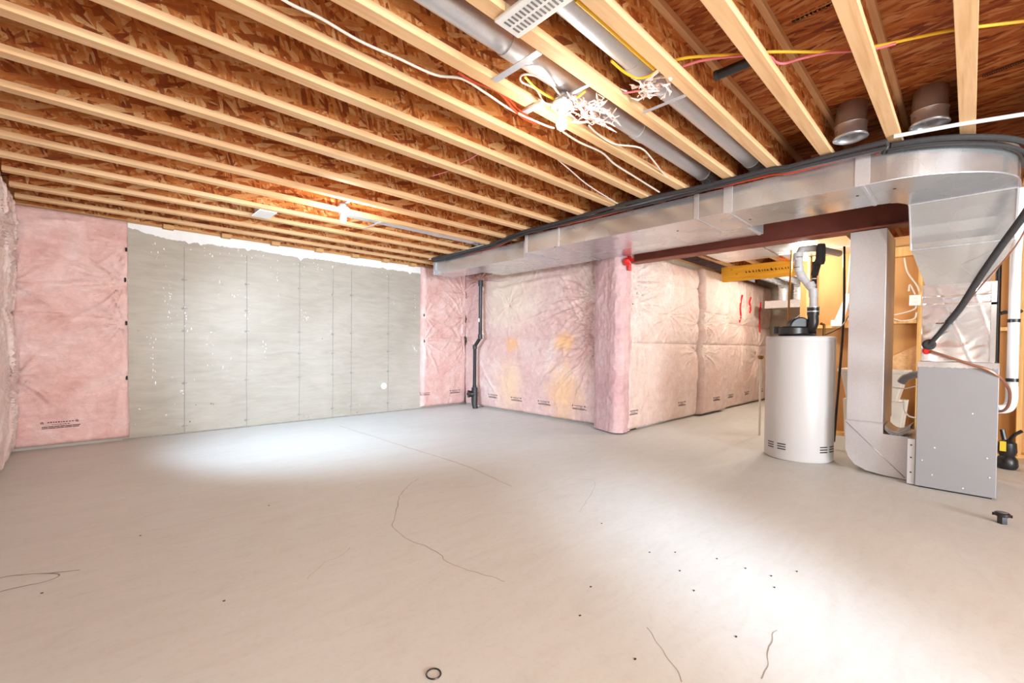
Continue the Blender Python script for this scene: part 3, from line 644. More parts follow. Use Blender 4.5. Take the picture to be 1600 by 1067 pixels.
b = MB(); b.tube([(4.784, -0.05, 1.60), (4.764, 0.07, 1.73), (4.783, 0.24, 1.60)], 0.003, 4).tube([(4.764, 0.07, 1.73), (4.744, -0.19, 1.87)], 0.003, 4).tube([(4.764, 0.07, 1.73), (4.744, 0.33, 1.87)], 0.003, 4); b.build('cross_crease', M['galv'], r)
# ------------------------------------------------------------------ cable bundle along the duct
def path_along(x0, z0, ph, n=50, ya=5.85, yb=0.4):
    P = []
    for i in range(n+1):
        y = ya+(yb-ya)*i/n
        xb = 3.93 if y > 4.5 else (3.93-(4.5-y)/0.9*0.23 if y > 3.6 else 3.70)
        P.append((xb+x0+0.012*math.sin(y*2.1+ph), y, z0+0.008*math.sin(y*3.3+ph*2)-(0.02 if y < 1.0 else 0)))
    return P
def bend(x0, z0):
    off = x0-0.02
    return [(p[0]+off*0.9, p[1]+off, z0-0.02-0.03*k/20) for k, p in enumerate(outer[3:])]
for k, (x0, z0, rr_, mat, lab) in enumerate((
    (-0.03, 2.428, 0.018, 'blackmat', 'thick black cable in the bundle above the trunk duct'),
    (0.015, 2.42, 0.016, 'cableg', 'grey cable in the bundle above the trunk duct'),
    (-0.01, 2.398, 0.012, 'blackmat', 'thin black cable along the lower side of the duct bundle'),
    (0.045, 2.412, 0.010, 'cabler', 'dark red cable in the bundle above the trunk duct'))):
    P = path_along(x0, z0, k*1.3)+bend(x0, z0)
    o = MB().tube(P, rr_, 8).build('cable', M[mat]); tag(o, lab, 'cable', 'cables bundled over the duct')
o = MB().tube([(x-0.03, y, z+0.012) for x, y, z in path_along(0, 2.43, 2.5, 18, 5.95, 4.6)], 0.009, 8).build('cable', M['cablew']); tag(o, 'white cable lying on the far end of the duct bundle', 'cable', 'white cables')
for y in (5.5, 4.9, 4.2, 3.2, 2.2, 1.2):
    pass
# ------------------------------------------------------------------ steel beam
r = thing('steel_beam', 'dark red painted steel I-beam running below the joists behind the ducts', 'beam', (4.97, 0, 2.14))
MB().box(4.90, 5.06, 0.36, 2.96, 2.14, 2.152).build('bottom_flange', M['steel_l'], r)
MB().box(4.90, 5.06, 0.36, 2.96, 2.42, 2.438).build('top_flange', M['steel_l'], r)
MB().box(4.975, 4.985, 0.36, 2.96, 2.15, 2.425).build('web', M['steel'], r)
b = MB(); rr = random.Random(5)
for k in range(6):
    x = 4.86+rr.uniform(-0.04, 0.05); z = 2.13+rr.uniform(-0.07, 0.08)
    b.box(x-0.03, x+0.03, 2.955-rr.uniform(0, 0.02), 2.975, z-0.02, z+0.025)
b.lathe([(0.045, 0), (0.05, 0.02), (0.02, 0.05)], 0, 0, seg=10, axis=(Vector((4.80, 2.96, 2.14)), Vector((-0.5, -0.8, 0)).normalized()))
o = b.build('tape_seal', M['red']); tag(o, 'bunched red tape sealing film around the steel beam end', 'tape')
# ------------------------------------------------------------------ furnace
FX0, FX1, FY0, FY1 = 4.77, 5.48, -0.15, 0.289
r = thing('furnace', 'grey metal gas furnace cabinet standing on the floor below the plenum', 'furnace', (5.12, 0.07, 0))
MB().box(FX0, FX1, FY0, FY1, 0.012, 0.985).build('cabinet', M['grey_cab'], r, bevel=0.004)
MB().box(FX0+0.02, FX1-0.02, FY0+0.02, FY1-0.02, 0, 0.014).build('base', M['black'], r)
b = MB(); b.box(FX0-0.003, FX1, FY0, FY1, 0.975, 1.0)
zz = [0.958+0.010*noise.noise(Vector((k*0.7, 0, 0))) for k in range(41)]
b.add([(FX0-0.0035, FY0+(FY1-FY0)*k/40, zz[k]) for k in range(41)]+[(FX0-0.0035, FY0+(FY1-FY0)*k/40, 0.99) for k in range(41)], [(k, k+1, 42+k, 41+k) for k in range(40)])
b.build('foil_tape', M['foil'], r)
for y, z in ((0.18, 0.33), (-0.10, 0.30), (0.19, 0.115), (-0.115, 0.16), (0.25, 0.22), (0.02, 0.05), (-0.02, 0.62)):
    b = MB(); b.lathe([(0.006, 0), (0.004, 0.004)], 0, 0, seg=8, axis=(Vector((FX0, y, z)), Vector((-1, 0, 0)))); b.build('screw', M['white'], r)
b = MB(); b.box(4.79, 5.44, 0.29, 0.34, 0.01, 0.375); b.build('filter_rack', M['galv_soft'], r, bevel=0.003)
for z in (0.10, 0.32, 0.22): MB().box(4.786, 4.791, 0.31, 0.322, z, z+0.01).build('latch_hole', M['black'], r)
r = thing('cooling_coil_box', 'shiny foil-taped coil box standing on top of the furnace', 'coil box', (5.1, 0.07, 1.0))
# slightly crumpled foil skin
vs = []; fs = []; ny, nz = 46, 66
y0, y1, z0_, z1_ = -0.125, 0.272, 1.002, 1.600
for j in range(nz+1):
    for i in range(ny+1):
        y = y0+(y1-y0)*i/ny; z = z0_+(z1_-z0_)*j/nz
        w = 0.004*noise.noise(Vector((y*7, z*7, 3)))+0.0028*max(0, 1-2.5*abs(noise.noise(Vector((y*9+z*4, z*9, 5)))))
        w += 0.004*math.exp(-((z-1.50)/0.008)**2)+0.004*math.exp(-((z-1.44)/0.008)**2)+0.003*math.exp(-((y-(-0.05)-(z-1.4)*0.25)/0.008)**2)+0.003*math.exp(-((y-(0.14)+(1.43-z)*0.35)/0.008)**2)
        e = min(i, ny-i, j, nz-j); w = w if e else 0
        vs.append((4.79-w, y, z))
for j in range(nz):
    for i in range(ny): a = j*(ny+1)+i; fs.append((a, a+1, a+ny+2, a+ny+1))
b = MB(); b.add(vs, fs, True)
b.box(4.79, 5.42, y0, y1, z0_, z1_); b.build('foil_casing', M['foil'], r)
b = MB(); b.box(4.782, 4.786, -0.128, -0.10, 1.01, 1.59).box(4.78, 4.785, -0.128, 0.272, 1.585, 1.60).box(4.782, 4.785, -0.128, 0.272, 1.43, 1.447); b.build('foil_tape', M['foil'], r)
b = MB(); b.lathe([(0.026, -0.01), (0.026, 0.012), (0.015, 0.02)], 0, 0, seg=18, axis=(Vector((4.785, 0.24, 1.085)), Vector((-1, 0, 0)))); b.build('drain_plug', M['red'], r, label='round pink-red drain plug')
b = MB(); b.lathe([(0.012, -0.01), (0.012, 0.02)], 0, 0, seg=12, axis=(Vector((4.785, 0.21, 1.08)), Vector((-1, 0, 0)))); b.build('drain_fitting', M['brass'], r)
# refrigerant line set
r = thing('refrigerant_line', 'black insulated refrigerant pipe running from the coil box up past the plenum', 'pipe', (4.7, 0.2, 1.13))
b = MB(); b.lathe([(0.040, -0.01), (0.042, 0.01), (0.03, 0.02)], 0, 0, seg=16, axis=(Vector((4.775, 0.225, 1.135)), Vector((-1, 0, 0)))); b.tube([(4.77, 0.225, 1.135), (4.75, 0.20, 1.17), (4.72, 0.155, 1.24), (4.69, 0.12, 1.30)], 0.016, 10, smooth_n=5); b.build('connection', M['blackmat'], r)
b = MB(); b.tube([(4.69, 0.12, 1.30), (4.66, 0.05, 1.42), (4.60, -0.03, 1.60), (4.50, -0.13, 1.80), (4.35, -0.23, 1.98), (4.25, -0.30, 2.15), (4.25, -0.30, 2.38)], [0.022, 0.024, 0.026, 0.028, 0.028, 0.028, 0.028], 12, smooth_n=6); b.build('foam_sleeve', M['blackmat'], r)
b = MB(); b.tube([(4.785, 0.19, 1.36-0.06), (4.76, 0.15, 1.30), (4.72, 0.10, 1.33), (4.68, 0.03, 1.43), (4.63, -0.06, 1.58), (4.5, -0.2, 1.80), (4.4, -0.27, 2.0)], 0.005, 6, smooth_n=6); b.build('liquid_line', M['copper'], r)
# condensate / copper drain line
o = MB().tube([(4.76, 0.21, 1.08), (4.745, 0.15, 1.055), (4.74, 0.0, 0.99), (4.745, -0.10, 0.945), (4.80, -0.165, 0.88), (4.90, -0.205, 0.80), (5.0, -0.21, 0.70), (5.05, -0.19, 0.64), (5.08, -0.152, 0.62)], 0.010, 8, smooth_n=6).build('condensate_tube', M['copper'])
tag(o, 'brownish drain tube draped across the furnace top and round its right side', 'tube')
# PVC exhaust
r = thing('vent_pipe', 'white plastic furnace vent pipe rising right of the furnace', 'pipe', (5.6, -0.24, 0.6))
b = MB(); b.tube([(5.52, -0.245, 1.86), (5.52, -0.245, 0.72)], 0.034, 18); b.build('pipe', M['pvc'], r)
b = MB(); b.tube([(5.52, -0.245, 0.80), (5.52, -0.245, 0.70), (5.50, -0.235, 0.64), (5.46, -0.21, 0.615), (5.40, -0.15, 0.61)], 0.037, 18, smooth_n=5); b.build('elbow', M['pvc'], r)
for z in (0.865, 1.355): MB().tube([(5.52, -0.245, z), (5.52, -0.245, z-0.028)], 0.038, 16).build('black_strap', M['black'], r)
b = MB(); b.tube([(5.52, -0.245, 1.86), (5.50, -0.25, 2.0), (5.50, -0.25, 2.42)], 0.034, 14); b.build('upper_pipe', M['pvc'], r)
# return air riser and boot
r = thing('return_riser', 'tall galvanized return duct dropping from the beam and turning into the furnace base', 'duct', (5.2, 0.6, 0))
MB().box(4.94, 5.545, 0.512, 0.765, 0.455, 2.135).build('riser', M['galv_soft'], r, bevel=0.003)
bp = [(0.768, 0.46), (0.768, 0.20), (0.745, 0.13), (0.70, 0.07), (0.62, 0.03), (0.50, 0.012), (0.342, 0.004), (0.342, 0.365), (0.508, 0.365), (0.509, 0.46)]
MB().prism(bp, 4.936, 5.44, 0).build('boot', M['galv_soft'], r)
b = MB(); b.tube([(4.934, 0.765, 0.44), (4.934, 0.36, 0.02)], 0.0035, 5).box(4.932, 4.94, 0.507, 0.768, 0.452, 0.462); b.build('crease', M['galv'], r)
# bent metal offcut lying in the corner
o = MB(); P = []
for i in range(13):
    t = i/12; y = 0.50-0.165*t; z = 0.46-0.075*math.sin(PI*(0.15+0.85*t))-0.02*t+0.015
    P.append((y, z))
P2 = [(y, z-0.004) for y, z in P][::-1]
ob = MB().prism([(a, z) for a, z in P+P2], 4.95, 5.28, 0)
for k in range(3):
    ob.prism([(a, z-0.010*(k+1)) for a, z in P]+[(a, z-0.010*(k+1)) for a, z in P2], 4.945, 5.25-0.02*k, 0)
ob = ob.build('sheet_offcut', M['galv_soft']); tag(ob, 'curved pile of grey sheet resting in the elbow between riser and furnace', 'offcut')
# ------------------------------------------------------------------ water heater
HX, HY, HR = 5.181, 1.193, 0.296
r = thing('water_heater', 'white cylindrical water heater standing left of the return riser', 'water heater', (HX, HY, 0))
b = MB(); b.lathe([(HR-0.02, 0.0), (HR-0.004, 0.012), (HR, 0.03), (HR, 1.17), (HR-0.003, 1.178)], HX, HY, seg=96); b.build('tank_jacket', M['heater'], r)
b = MB(); b.lathe([(HR+0.003, 1.172), (HR+0.003, 1.20), (HR-0.01, 1.213), (0.01, 1.222)], HX, HY, seg=96); b.build('top_lid', M['heater'], r)
cam_ang = math.atan2(-HY, -HX)
def slots(a0, z, n, w):
    b = MB()
    for k in range(n):
        for row in range(3):
            a = cam_ang+math.radians(a0)
            w2 = math.radians(w); zz = z+row*0.024
            ps = []
            for q in range(5):
                aa = a+w2*(q/4-0.5); ps.append((HX+(HR+0.0012)*math.cos(aa), HY+(HR+0.0012)*math.sin(aa), zz))
            b.tube(ps, 0.0055, 6)
    b.build('air_slot', M['black'], r)
for a0, w in ((-50, 14), (-27, 15), (44, 15), (66, 14)): slots(a0, 0.112, 1, w)
# blower
b = MB(); b.lathe([(0.16, 0), (0.165, 0.01), (0.15, 0.02)], HX-0.03, HY+0.02, 1.22, seg=36)
b.lathe([(0.135, 0), (0.135, 0.06), (0.12, 0.075)], HX-0.06, HY+0.05, 1.235, seg=36)
b.lathe([(0.092, -0.045), (0.105, -0.035), (0.105, 0.035), (0.092, 0.045)], 0, 0, seg=32, axis=(Vector((HX-0.06, HY+0.0, 1.30)), Vector((0.75, 0.65, 0)).normalized())); b.build('blower_housing', M['black'], r)
b = MB(); b.tube([(HX-0.08, HY+0.165, 1.24), (HX-0.08, HY+0.165, 1.315)], 0.055, 20); b.build('blower_motor', M['black'], r)
b = MB(); b.tube([(HX-0.02, HY-0.04, 1.27), (HX-0.03, HY-0.09, 1.29), (HX-0.04, HY-0.115, 1.34), (HX-0.04, HY-0.115, 1.42)], 0.047, 18, smooth_n=6); b.build('outlet_elbow', M['black'], r)
b = MB(); b.tube([(HX-0.04, HY-0.115, 1.42), (HX-0.04, HY-0.115, 1.50)], 0.052, 18); b.build('rubber_coupling', M['black'], r)
b = MB(); b.tube([(HX-0.04, HY-0.115, 1.452), (HX-0.04, HY-0.115, 1.462)], 0.0545, 20).tube([(HX-0.04, HY-0.115, 1.495), (HX-0.04, HY-0.115, 1.505)], 0.0545, 20); b.build('hose_clamp', M['galv'], r)
b = MB(); b.tube([(HX-0.10, HY-0.02, 1.43), (HX-0.12, HY+0.03, 1.37), (HX-0.11, HY+0.10, 1.25)], 0.003, 5, smooth_n=5); b.build('sensor_tube', M['galv'], r)
b = MB(); b.tube([(HX+0.05, HY-0.19, 1.22), (HX+0.05, HY-0.19, 1.33)], 0.012, 10).tube([(HX+0.05, HY-0.19, 1.33), (HX+0.02, HY-0.17, 1.34)], 0.012, 10); b.build('relief_valve', M['brass'], r)
# grey vent pipe from the heater
vx, vy = HX-0.04, HY-0.115
r = thing('heater_vent_pipe', 'grey plastic vent pipe zigzagging up from the water heater blower', 'pipe', (vx, vy, 1.5))
b = MB(); b.tube([(vx, vy, 1.50), (vx, vy, 1.64), (vx, vy+0.01, 1.67), (vx, 1.19, 1.83), (vx, 1.205, 1.87), (vx, 1.215, 2.02), (vx+0.05, 1.20, 2.09), (vx+0.20, 1.12, 2.115), (vx+0.7, 1.0, 2.12)], 0.034, 18); b.build('pipe', M['greypipe'], r)
b = MB()
for a, c_ in (((vx, vy, 1.60), (vx, vy+0.004, 1.68)), ((vx, vy+0.015, 1.69), (vx, vy+0.035, 1.74)), ((vx, 1.175, 1.80), (vx, 1.197, 1.85)), ((vx, 1.205, 1.86), (vx, 1.208, 1.92)), ((vx, 1.213, 1.98), (vx, 1.215, 2.05))): b.tube([a, c_], 0.0395, 18)
b.build('fitting', M['greypipe'], r)
for z in (1.90, 2.0): 
    b = MB(); b.tube([(vx, 1.21, z), (vx, 1.21, z+0.006)], 0.0405, 18); b.build('dark_joint', M['black'], r)
# black vertical pipe with foam sleeve behind
r = thing('black_vent_pipe', 'black vertical pipe with a fat foam sleeve at its top, right of the grey vent', 'pipe', (5.35, 1.1, 1.22))
b = MB(); b.tube([(5.36, 1.115, 1.23), (5.36, 1.12, 1.98)], 0.022, 12); b.build('pipe', M['blackmat'], r)
b = MB(); b.tube([(5.36, 1.12, 1.84), (5.34, 1.10, 1.92), (5.30, 1.07, 2.0)], [0.03, 0.034, 0.03], 12).tube([(5.29, 1.06, 1.94), (5.28, 1.055, 1.97), (5.27, 1.05, 2.10), (5.26, 1.045, 2.135)], [0.035, 0.042, 0.040, 0.03], 14); b.build('foam_sleeve', M['blackmat'], r)
b = MB(); b.tube([(5.36, 1.12, 1.80), (5.36, 1.12, 1.81)], 0.03, 12).tube([(5.36, 1.12, 1.74), (5.36, 1.12, 1.75)], 0.027, 12); b.build('hose_clamp', M['galv'], r)
o = MB().tube([(5.38, 1.02, 1.235), (5.55, 0.96, 1.29), (5.75, 0.93, 1.36), (6.3, 0.9, 1.65)], 0.006, 6, smooth_n=6).build('power_cord', M['black']); tag(o, 'thin black power cord running from the blower to the receptacle', 'cord')
# tall thin black line right of the heater
o = MB().tube([(5.9, 0.967, 2.2), (5.9, 0.956, 1.613), (5.9, 0.965, 1.199), (5.9, 0.981, 0.851), (5.9, 1.002, 0.431), (5.9, 1.019, 0.078)], 0.012, 8, smooth_n=5).build('black_drain_line', M['black']); tag(o, 'slim black tube dropping vertically between the heater and the riser', 'tube')
# thin gas line left behind the heater and cream pipe
o = MB().tube([(6.3, 1.56, 2.356), (6.3, 1.562, 2.08), (6.3, 1.577, 1.749), (6.3, 1.578, 1.447)], 0.012, 8).build('gas_line', M['brass']); tag(o, 'thin brown metal pipe hanging above the heater, left of the grey vent', 'pipe')
r = thing('sump_pipe', 'slim cream pipe standing on the floor just left of the water heater', 'pipe', (6.09, 1.82, 0))
b = MB(); b.tube([(6.09, 1.82, 0), (6.09, 1.82, 0.96)], 0.013, 10); b.build('pipe', M['tub'], r)
b = MB(); b.tube([(6.09, 1.82, 0.955), (6.09, 1.82, 0.98), (6.09, 1.82, 1.0)], [0.02, 0.035, 0.03], 10); b.build('pipe_cap', M['brass'], r)
# ------------------------------------------------------------------ yellow beam and the utility side
r = thing('laminated_beam', 'yellow laminated wood beam spanning from the insulated wall behind the grey vent', 'beam', (7.72, 2.2, 2.2))
MB().box(7.70, 7.79, 1.00, 2.93, 2.20, 2.438).build('beam_body', M['lvl'], r)
# printed marks on the beam
b = MB(); rr = random.Random(11); y = 2.55
while y > 1.85:
    w_ = rr.uniform(0.02, 0.05); h_ = rr.uniform(0.025, 0.04); b.box(7.698, 7.701, y-w_*0.75, y, 2.31, 2.31+h_*0.4); b.box(7.698, 7.701, y-w_*0.3, y, 2.31, 2.31+h_); y -= w_+0.012
b.build('printed_marks', M['inkdk'], r)
o = MB().box(6.9, 7.0, -0.8, 1.05, 2.19, 2.30).build('stud_plate', M['lumber_y']); tag(o, 'horizontal top plate over the utility partition studs', 'plate')
# partition wall behind furnace
MB().box(7.0, 7.03, -1.6, 1.62, 0.0, 2.44).build('wall_partition', M['kraft'], kind='structure')
MB().box(6.85, 7.0, -1.6, 1.60, 0.0, 0.038).build('baseboard_partition', M['lumber_y'], kind='structure')
SY = ((1.50, 'leftmost, doubled beside the grey vent'), (1.44, 'second from the left, against its twin'), (1.02, 'between the heater and the riser'), (0.41, 'just left of the foil coil box'), (-0.05, 'hidden behind the coil box'), (-0.36, 'right of the white vent pipe'), (-0.80, 'beyond the right frame edge'))
sp0 = None
for y, lab in SY:
    if sp0 is None: sp0 = MB().box(6.86, 6.998, y-0.019, y+0.019, 0.038, 2.30).build('wall_stud', M['lumber_y'], bevel=0.002); o = sp0; y_ref = y
    else: o = sp0.copy(); C.objects.link(o); o.location.y = y
    tag(o, 'upright wooden stud, '+lab, 'stud', 'partition wall studs')
for y0, y1, z, lab in ((0.43, 1.0, 1.40, 'between riser and coil box'), (1.04, 1.42, 1.36, 'right of the heater top'), (-0.34, 0.39, 1.30, 'behind the coil box')):
    o = MB().box(6.87, 6.997, y0, y1, z, z+0.038).build('blocking', M['lumber_y']); tag(o, 'short horizontal wood block between studs '+lab, 'blocking', 'stud blocking')
o = MB().prism([(0.43, 0.80), (1.0, 0.80), (0.43, 1.15)], 6.98, 6.998, 0).build('plywood_piece', M['lumber']); tag(o, 'triangular plywood scrap behind the laundry tub', 'plywood')
r = thing('laundry_tub', 'cream plastic laundry tub on legs behind the return riser', 'sink', (6.6, 0.75, 0))
b = MB(); b.hexa([(6.42, 0.56, 0.50), (6.80, 0.56, 0.50), (6.80, 1.0, 0.50), (6.42, 1.0, 0.50)], [(6.36, 0.48, 0.83), (6.84, 0.48, 0.83), (6.84, 1.05, 0.83), (6.36, 1.05, 0.83)]); b.build('basin', M['tub'], r, bevel=0.01)
MB().box(6.34, 6.845, 0.46, 1.08, 0.83, 0.865).build('rim', M['tub'], r, bevel=0.006)
for (x, y) in ((6.40, 0.56), (6.40, 0.97), (6.78, 0.56), (6.78, 0.97)):
    b = MB(); b.hexa([(x-0.03, y-0.03, 0), (x+0.03, y-0.03, 0), (x+0.03, y+0.03, 0), (x-0.03, y+0.03, 0)], [(x-0.05, y-0.08, 0.52), (x+0.05, y-0.08, 0.52), (x+0.05, y+0.05, 0.52), (x-0.05, y+0.05, 0.52)]); b.build('leg', M['tub'], r, bevel=0.006)
r = thing('receptacle_box', 'square white electrical box on the stud left of the coil box', 'electrical box', (6.85, 0.44, 1.6))
MB().box(6.83, 6.859, 0.40, 0.50, 1.60, 1.72).build('cover_plate', M['white'], r, bevel=0.004)
for z in (1.635, 1.685): MB().box(6.827, 6.831, 0.43, 0.47, z-0.012, z+0.012).build('outlet', M['tub'], r)
for px, lab in (([(6.85, 0.552, 2.158), (6.85, 0.522, 1.992), (6.85, 0.442, 1.837), (6.85, 0.419, 1.762)], 'cream cable curving down from the plenum to the stud above the white box'), ([(6.85, 0.653, 1.494), (6.85, 0.53, 1.526), (6.85, 0.448, 1.566), (6.85, 0.449, 1.618)], 'upper of two cream cables looping left under the white box'), ([(6.85, 0.653, 1.464), (6.85, 0.567, 1.431), (6.85, 0.457, 1.449), (6.85, 0.436, 1.522)], 'lower of two cream cables looping left under the white box'), ([(6.85, 0.506, 1.769), (6.85, 0.497, 1.842), (6.85, 0.451, 1.728)], 'short cream cable hook just over the white box')):
    o = MB().tube(px, 0.008, 8, smooth_n=6).build('cable', M['cablew']); tag(o, lab, 'cable', 'cream cables on the partition')
o = MB().tube([(6.85, 1.056, 2.25), (6.85, 1.075, 1.934), (6.85, 1.084, 1.696), (6.85, 1.049, 1.535), (6.85, 1.067, 1.456)], 0.008, 8, smooth_n=6).build('cable', M['cablew']); tag(o, 'cream cable hanging beside the stud left of the riser', 'cable')
r = thing('receptacle_box', 'white electrical box mounted low right of the water heater top', 'electrical box', (6.85, 1.2, 1.4))
MB().box(6.82, 6.859, 1.10, 1.24, 1.38, 1.46).build('box_body', M['white'], r, bevel=0.004)
MB().hexa([(6.82, 1.10, 1.46), (6.83, 1.10, 1.46), (6.83, 1.20, 1.46), (6.82, 1.20, 1.46)], [(6.82, 1.04, 1.78), (6.83, 1.04, 1.78), (6.83, 1.09, 1.78), (6.82, 1.09, 1.78)]).build('cover_flap', M['white'], r)
# elbow of vent visible left of the furnace
o = MB().tube([(5.55, 0.27, 0.86), (5.55, 0.36, 0.86), (5.56, 0.42, 0.83), (5.57, 0.45, 0.78)], 0.034, 14, smooth_n=4).build('drain_elbow', M['greypipe']); tag(o, 'grey plastic elbow poking out left of the furnace', 'pipe')
o = MB().tube([(6.0, 0.599, 0.714), (6.0, 0.523, 0.699), (6.0, 0.449, 0.698), (6.0, 0.368, 0.73)], 0.006, 6).build('cable', M['cablew']); tag(o, 'thin cream cable crossing level behind the furnace left edge', 'cable')
o = MB().tube([(6.2, 0.477, 0.563), (6.2, 0.47, 0.462), (6.2, 0.434, 0.399), (6.2, 0.374, 0.387)], 0.008, 6, smooth_n=4).build('cable', M['cablew']); tag(o, 'cream cable sagging low behind the furnace left edge', 'cable')
# black pump and clutter right of the furnace
r = thing('condensate_pump', 'black lumpy pump with a yellow warning label, right behind the furnace', 'pump', (6.2, -0.27, 0))
b = MB(); b.lathe([(0.06, 0), (0.075, 0.03), (0.07, 0.09), (0.05, 0.12), (0.065, 0.16), (0.06, 0.24), (0.03, 0.27)], 6.15, -0.255, 0, seg=20); b.build('pump_body', M['black'], r)
b = MB(); b.tube([(6.15, -0.26, 0.25), (6.12, -0.30, 0.33), (6.15, -0.34, 0.36)], 0.015, 8).tube([(6.15, -0.24, 0.25), (6.15, -0.22, 0.36)], 0.018, 8); b.build('hose', M['black'], r)
MB().box(6.07, 6.075, -0.245, -0.205, 0.17, 0.26).build('warning_label', M['warn'], r)
o = MB().box(6.5, 6.85, -0.34, -0.05, 0.0, 0.07).build('wood_block', M['lumber_y']); tag(o, 'pale wood block on the floor right behind the furnace', 'wood')
r = thing('black_upright', 'slim black upright tube behind the furnace right edge', 'pipe', (5.7, -0.17, 0))  # dark vertical tube with a short side branch
b = MB(); b.tube([(5.62, -0.155, 0.05), (5.62, -0.155, 2.0)], 0.019, 10).tube([(5.62, -0.155, 1.32), (5.62, -0.155, 1.40), (5.62, -0.2, 1.42), (5.9, -0.3, 1.44)], 0.016, 8); b.build('pipe', M['black'], r)
# sheet metal ceiling duct behind the beam, flexible ducts
r = thing('return_duct', 'flat wide galvanized duct overhead behind the steel beam', 'duct', (6.4, 1.2, 2.3))
MB().box(5.10, 7.68, 0.95, 1.75, 2.31, 2.438).build('duct_body', M['galv'], r, bevel=0.003)
for x in (5.8, 6.5, 7.2): MB().box(x-0.012, x+0.012, 0.94, 1.76, 2.304, 2.312).build('drive_cleat', M['galv_soft'], r)
r = thing('return_duct', 'pale galvanized panel run overhead, along the insulated wall behind the beam', 'duct', (6.2, 2.2, 2.3))
MB().box(5.10, 6.9, 1.85, 2.55, 2.36, 2.438).build('duct_body', M['galv'], r, bevel=0.003)
fd = ['leftmost', 'middle', 'rightmost']
for k, y in enumerate((2.45, 2.20, 1.95)):
    r = thing('flexible_duct', 'grey round duct under the yellow beam, %s of three' % fd[k], 'duct', (8.8, y, 2.0), 'round ducts past the yellow beam')
    b = MB(); b.tube([(7.82, y, 2.33), (9.15, y, 2.33), (9.35, y, 2.30), (9.42, y, 2.20), (9.42, y, 1.98)], 0.085, 18, smooth_n=3); b.build('duct_body', M['galv'], r)
    b = MB()
    for q in range(4): b.tube([(9.42, y, 2.16-q*0.045), (9.42, y, 2.145-q*0.045)], 0.094, 18)
    b.build('elbow_ribs', M['galv_soft'], r)
o = MB().box(9.2, 9.6, 1.6, 2.7, 1.84, 1.98).build('return_duct', M['galv']); tag(o, 'galvanized box duct running low below the grey round ducts', 'duct')
# ------------------------------------------------------------------ round ducts in the joist bays
def band(x, y, z, R): return MB().tube([(x-0.006, y, z), (x+0.006, y, z)], R+0.004, 24)
def round_duct(lab, y, z, xa, xb, R, joints, xend=True):
    r = thing('round_duct', lab, 'duct', ((xa+xb)/2, y, z-R), 'round supply ducts between joists')
    MB().tube([(xa, y, z), (xb, y, z)], R, 28).build('pipe', M['galv_soft'], r)
    for x in joints: 
        b = MB(); b.tube([(x-0.10, y, z), (x, y, z)], R+0.005, 28); b.build('crimp_joint', M['galv_soft'], r)
    if xend:
        b = MB(); b.tube([(xb-0.02, y, z), (xb+0.06, y, z), (xb+0.14, y, z-0.02), (xb+0.18, y, z-0.05)], R+0.004, 24, smooth_n=5); b.build('elbow', M['galv'], r)
    return r
round_duct('round galvanized duct in the joist bay just right of the nearer bare bulb', 1.575, 2.55, -0.3, 3.72, 0.062, (1.55, 2.75))
round_duct('round galvanized duct passing beside the white register, nearest the camera', 1.205, 2.55, 1.25, 3.72, 0.062, (2.08, 2.40))
round_duct('round galvanized duct in the bay above the farther bare bulb', 4.76, 2.54, 2.0, 3.80, 0.062, (3.3,))
def strap(lab, pts, w=0.02):
    (a, c_) = pts; a = Vector(a); c_ = Vector(c_); b = MB(); b.box(a.x-w, a.x+w, min(a.y, c_.y), max(a.y, c_.y), JB-0.004, JB-0.0005)
    o = b.build('hanger_strap', M['galv_soft']); tag(o, lab, 'strap', 'metal straps under round ducts'); return o
strap('metal strap crossing the bay left of the nearer bulb, under the round duct', ((1.505, 1.40, 0), (1.505, 1.71, 0)))
strap('metal strap under the round duct nearest the camera', ((2.315, 1.085, 0), (2.315, 1.335, 0)), 0.012)
strap('thin metal strap crossing the bay near the farther bulb', ((2.35, 4.53, 0), (2.35, 4.93, 0)), 0.012)
# takeoff collars above the duct bend
for k, (x, y, lab) in enumerate(((3.60, 0.57, 'dark metal duct takeoff behind the joist ends, left of its pair'), (3.72, 0.20, 'metal duct collar with a bright rim above the trunk bend, right of its pair'))):
    r = thing('duct_takeoff', lab, 'duct', (x, y, 2.45))
    b = MB(); b.lathe([(0.088, 0.0), (0.092, 0.01), (0.086, 0.02), (0.086, 0.08), (0.09, 0.085), (0.086, 0.09)], x, y, 2.465, seg=28, cap=False); b.build('collar', M['galv_dark'], r)
    b = MB(); b.tube([(x, y, 2.55), (x, y, 2.60), (x+0.02, y, 2.65), (x+0.05, y, 2.69)], 0.083, 24); b.build('elbow', M['galv_dark'], r)
    b = MB(); b.lathe([(0.089, -0.003), (0.095, 0.0), (0.089, 0.004)], x, y, 2.466, seg=28, cap=False); b.build('rim', M['galv'], r)
# white pipe over the bend
o = MB().tube([(3.66, 0.36, 2.43), (3.73, 0.08, 2.43), (3.83, -0.20, 2.43), (4.0, -0.6, 2.43)], 0.012, 10).build('white_pipe', M['pvc']); tag(o, 'slim white pipe slanting up over the trunk duct bend', 'pipe')
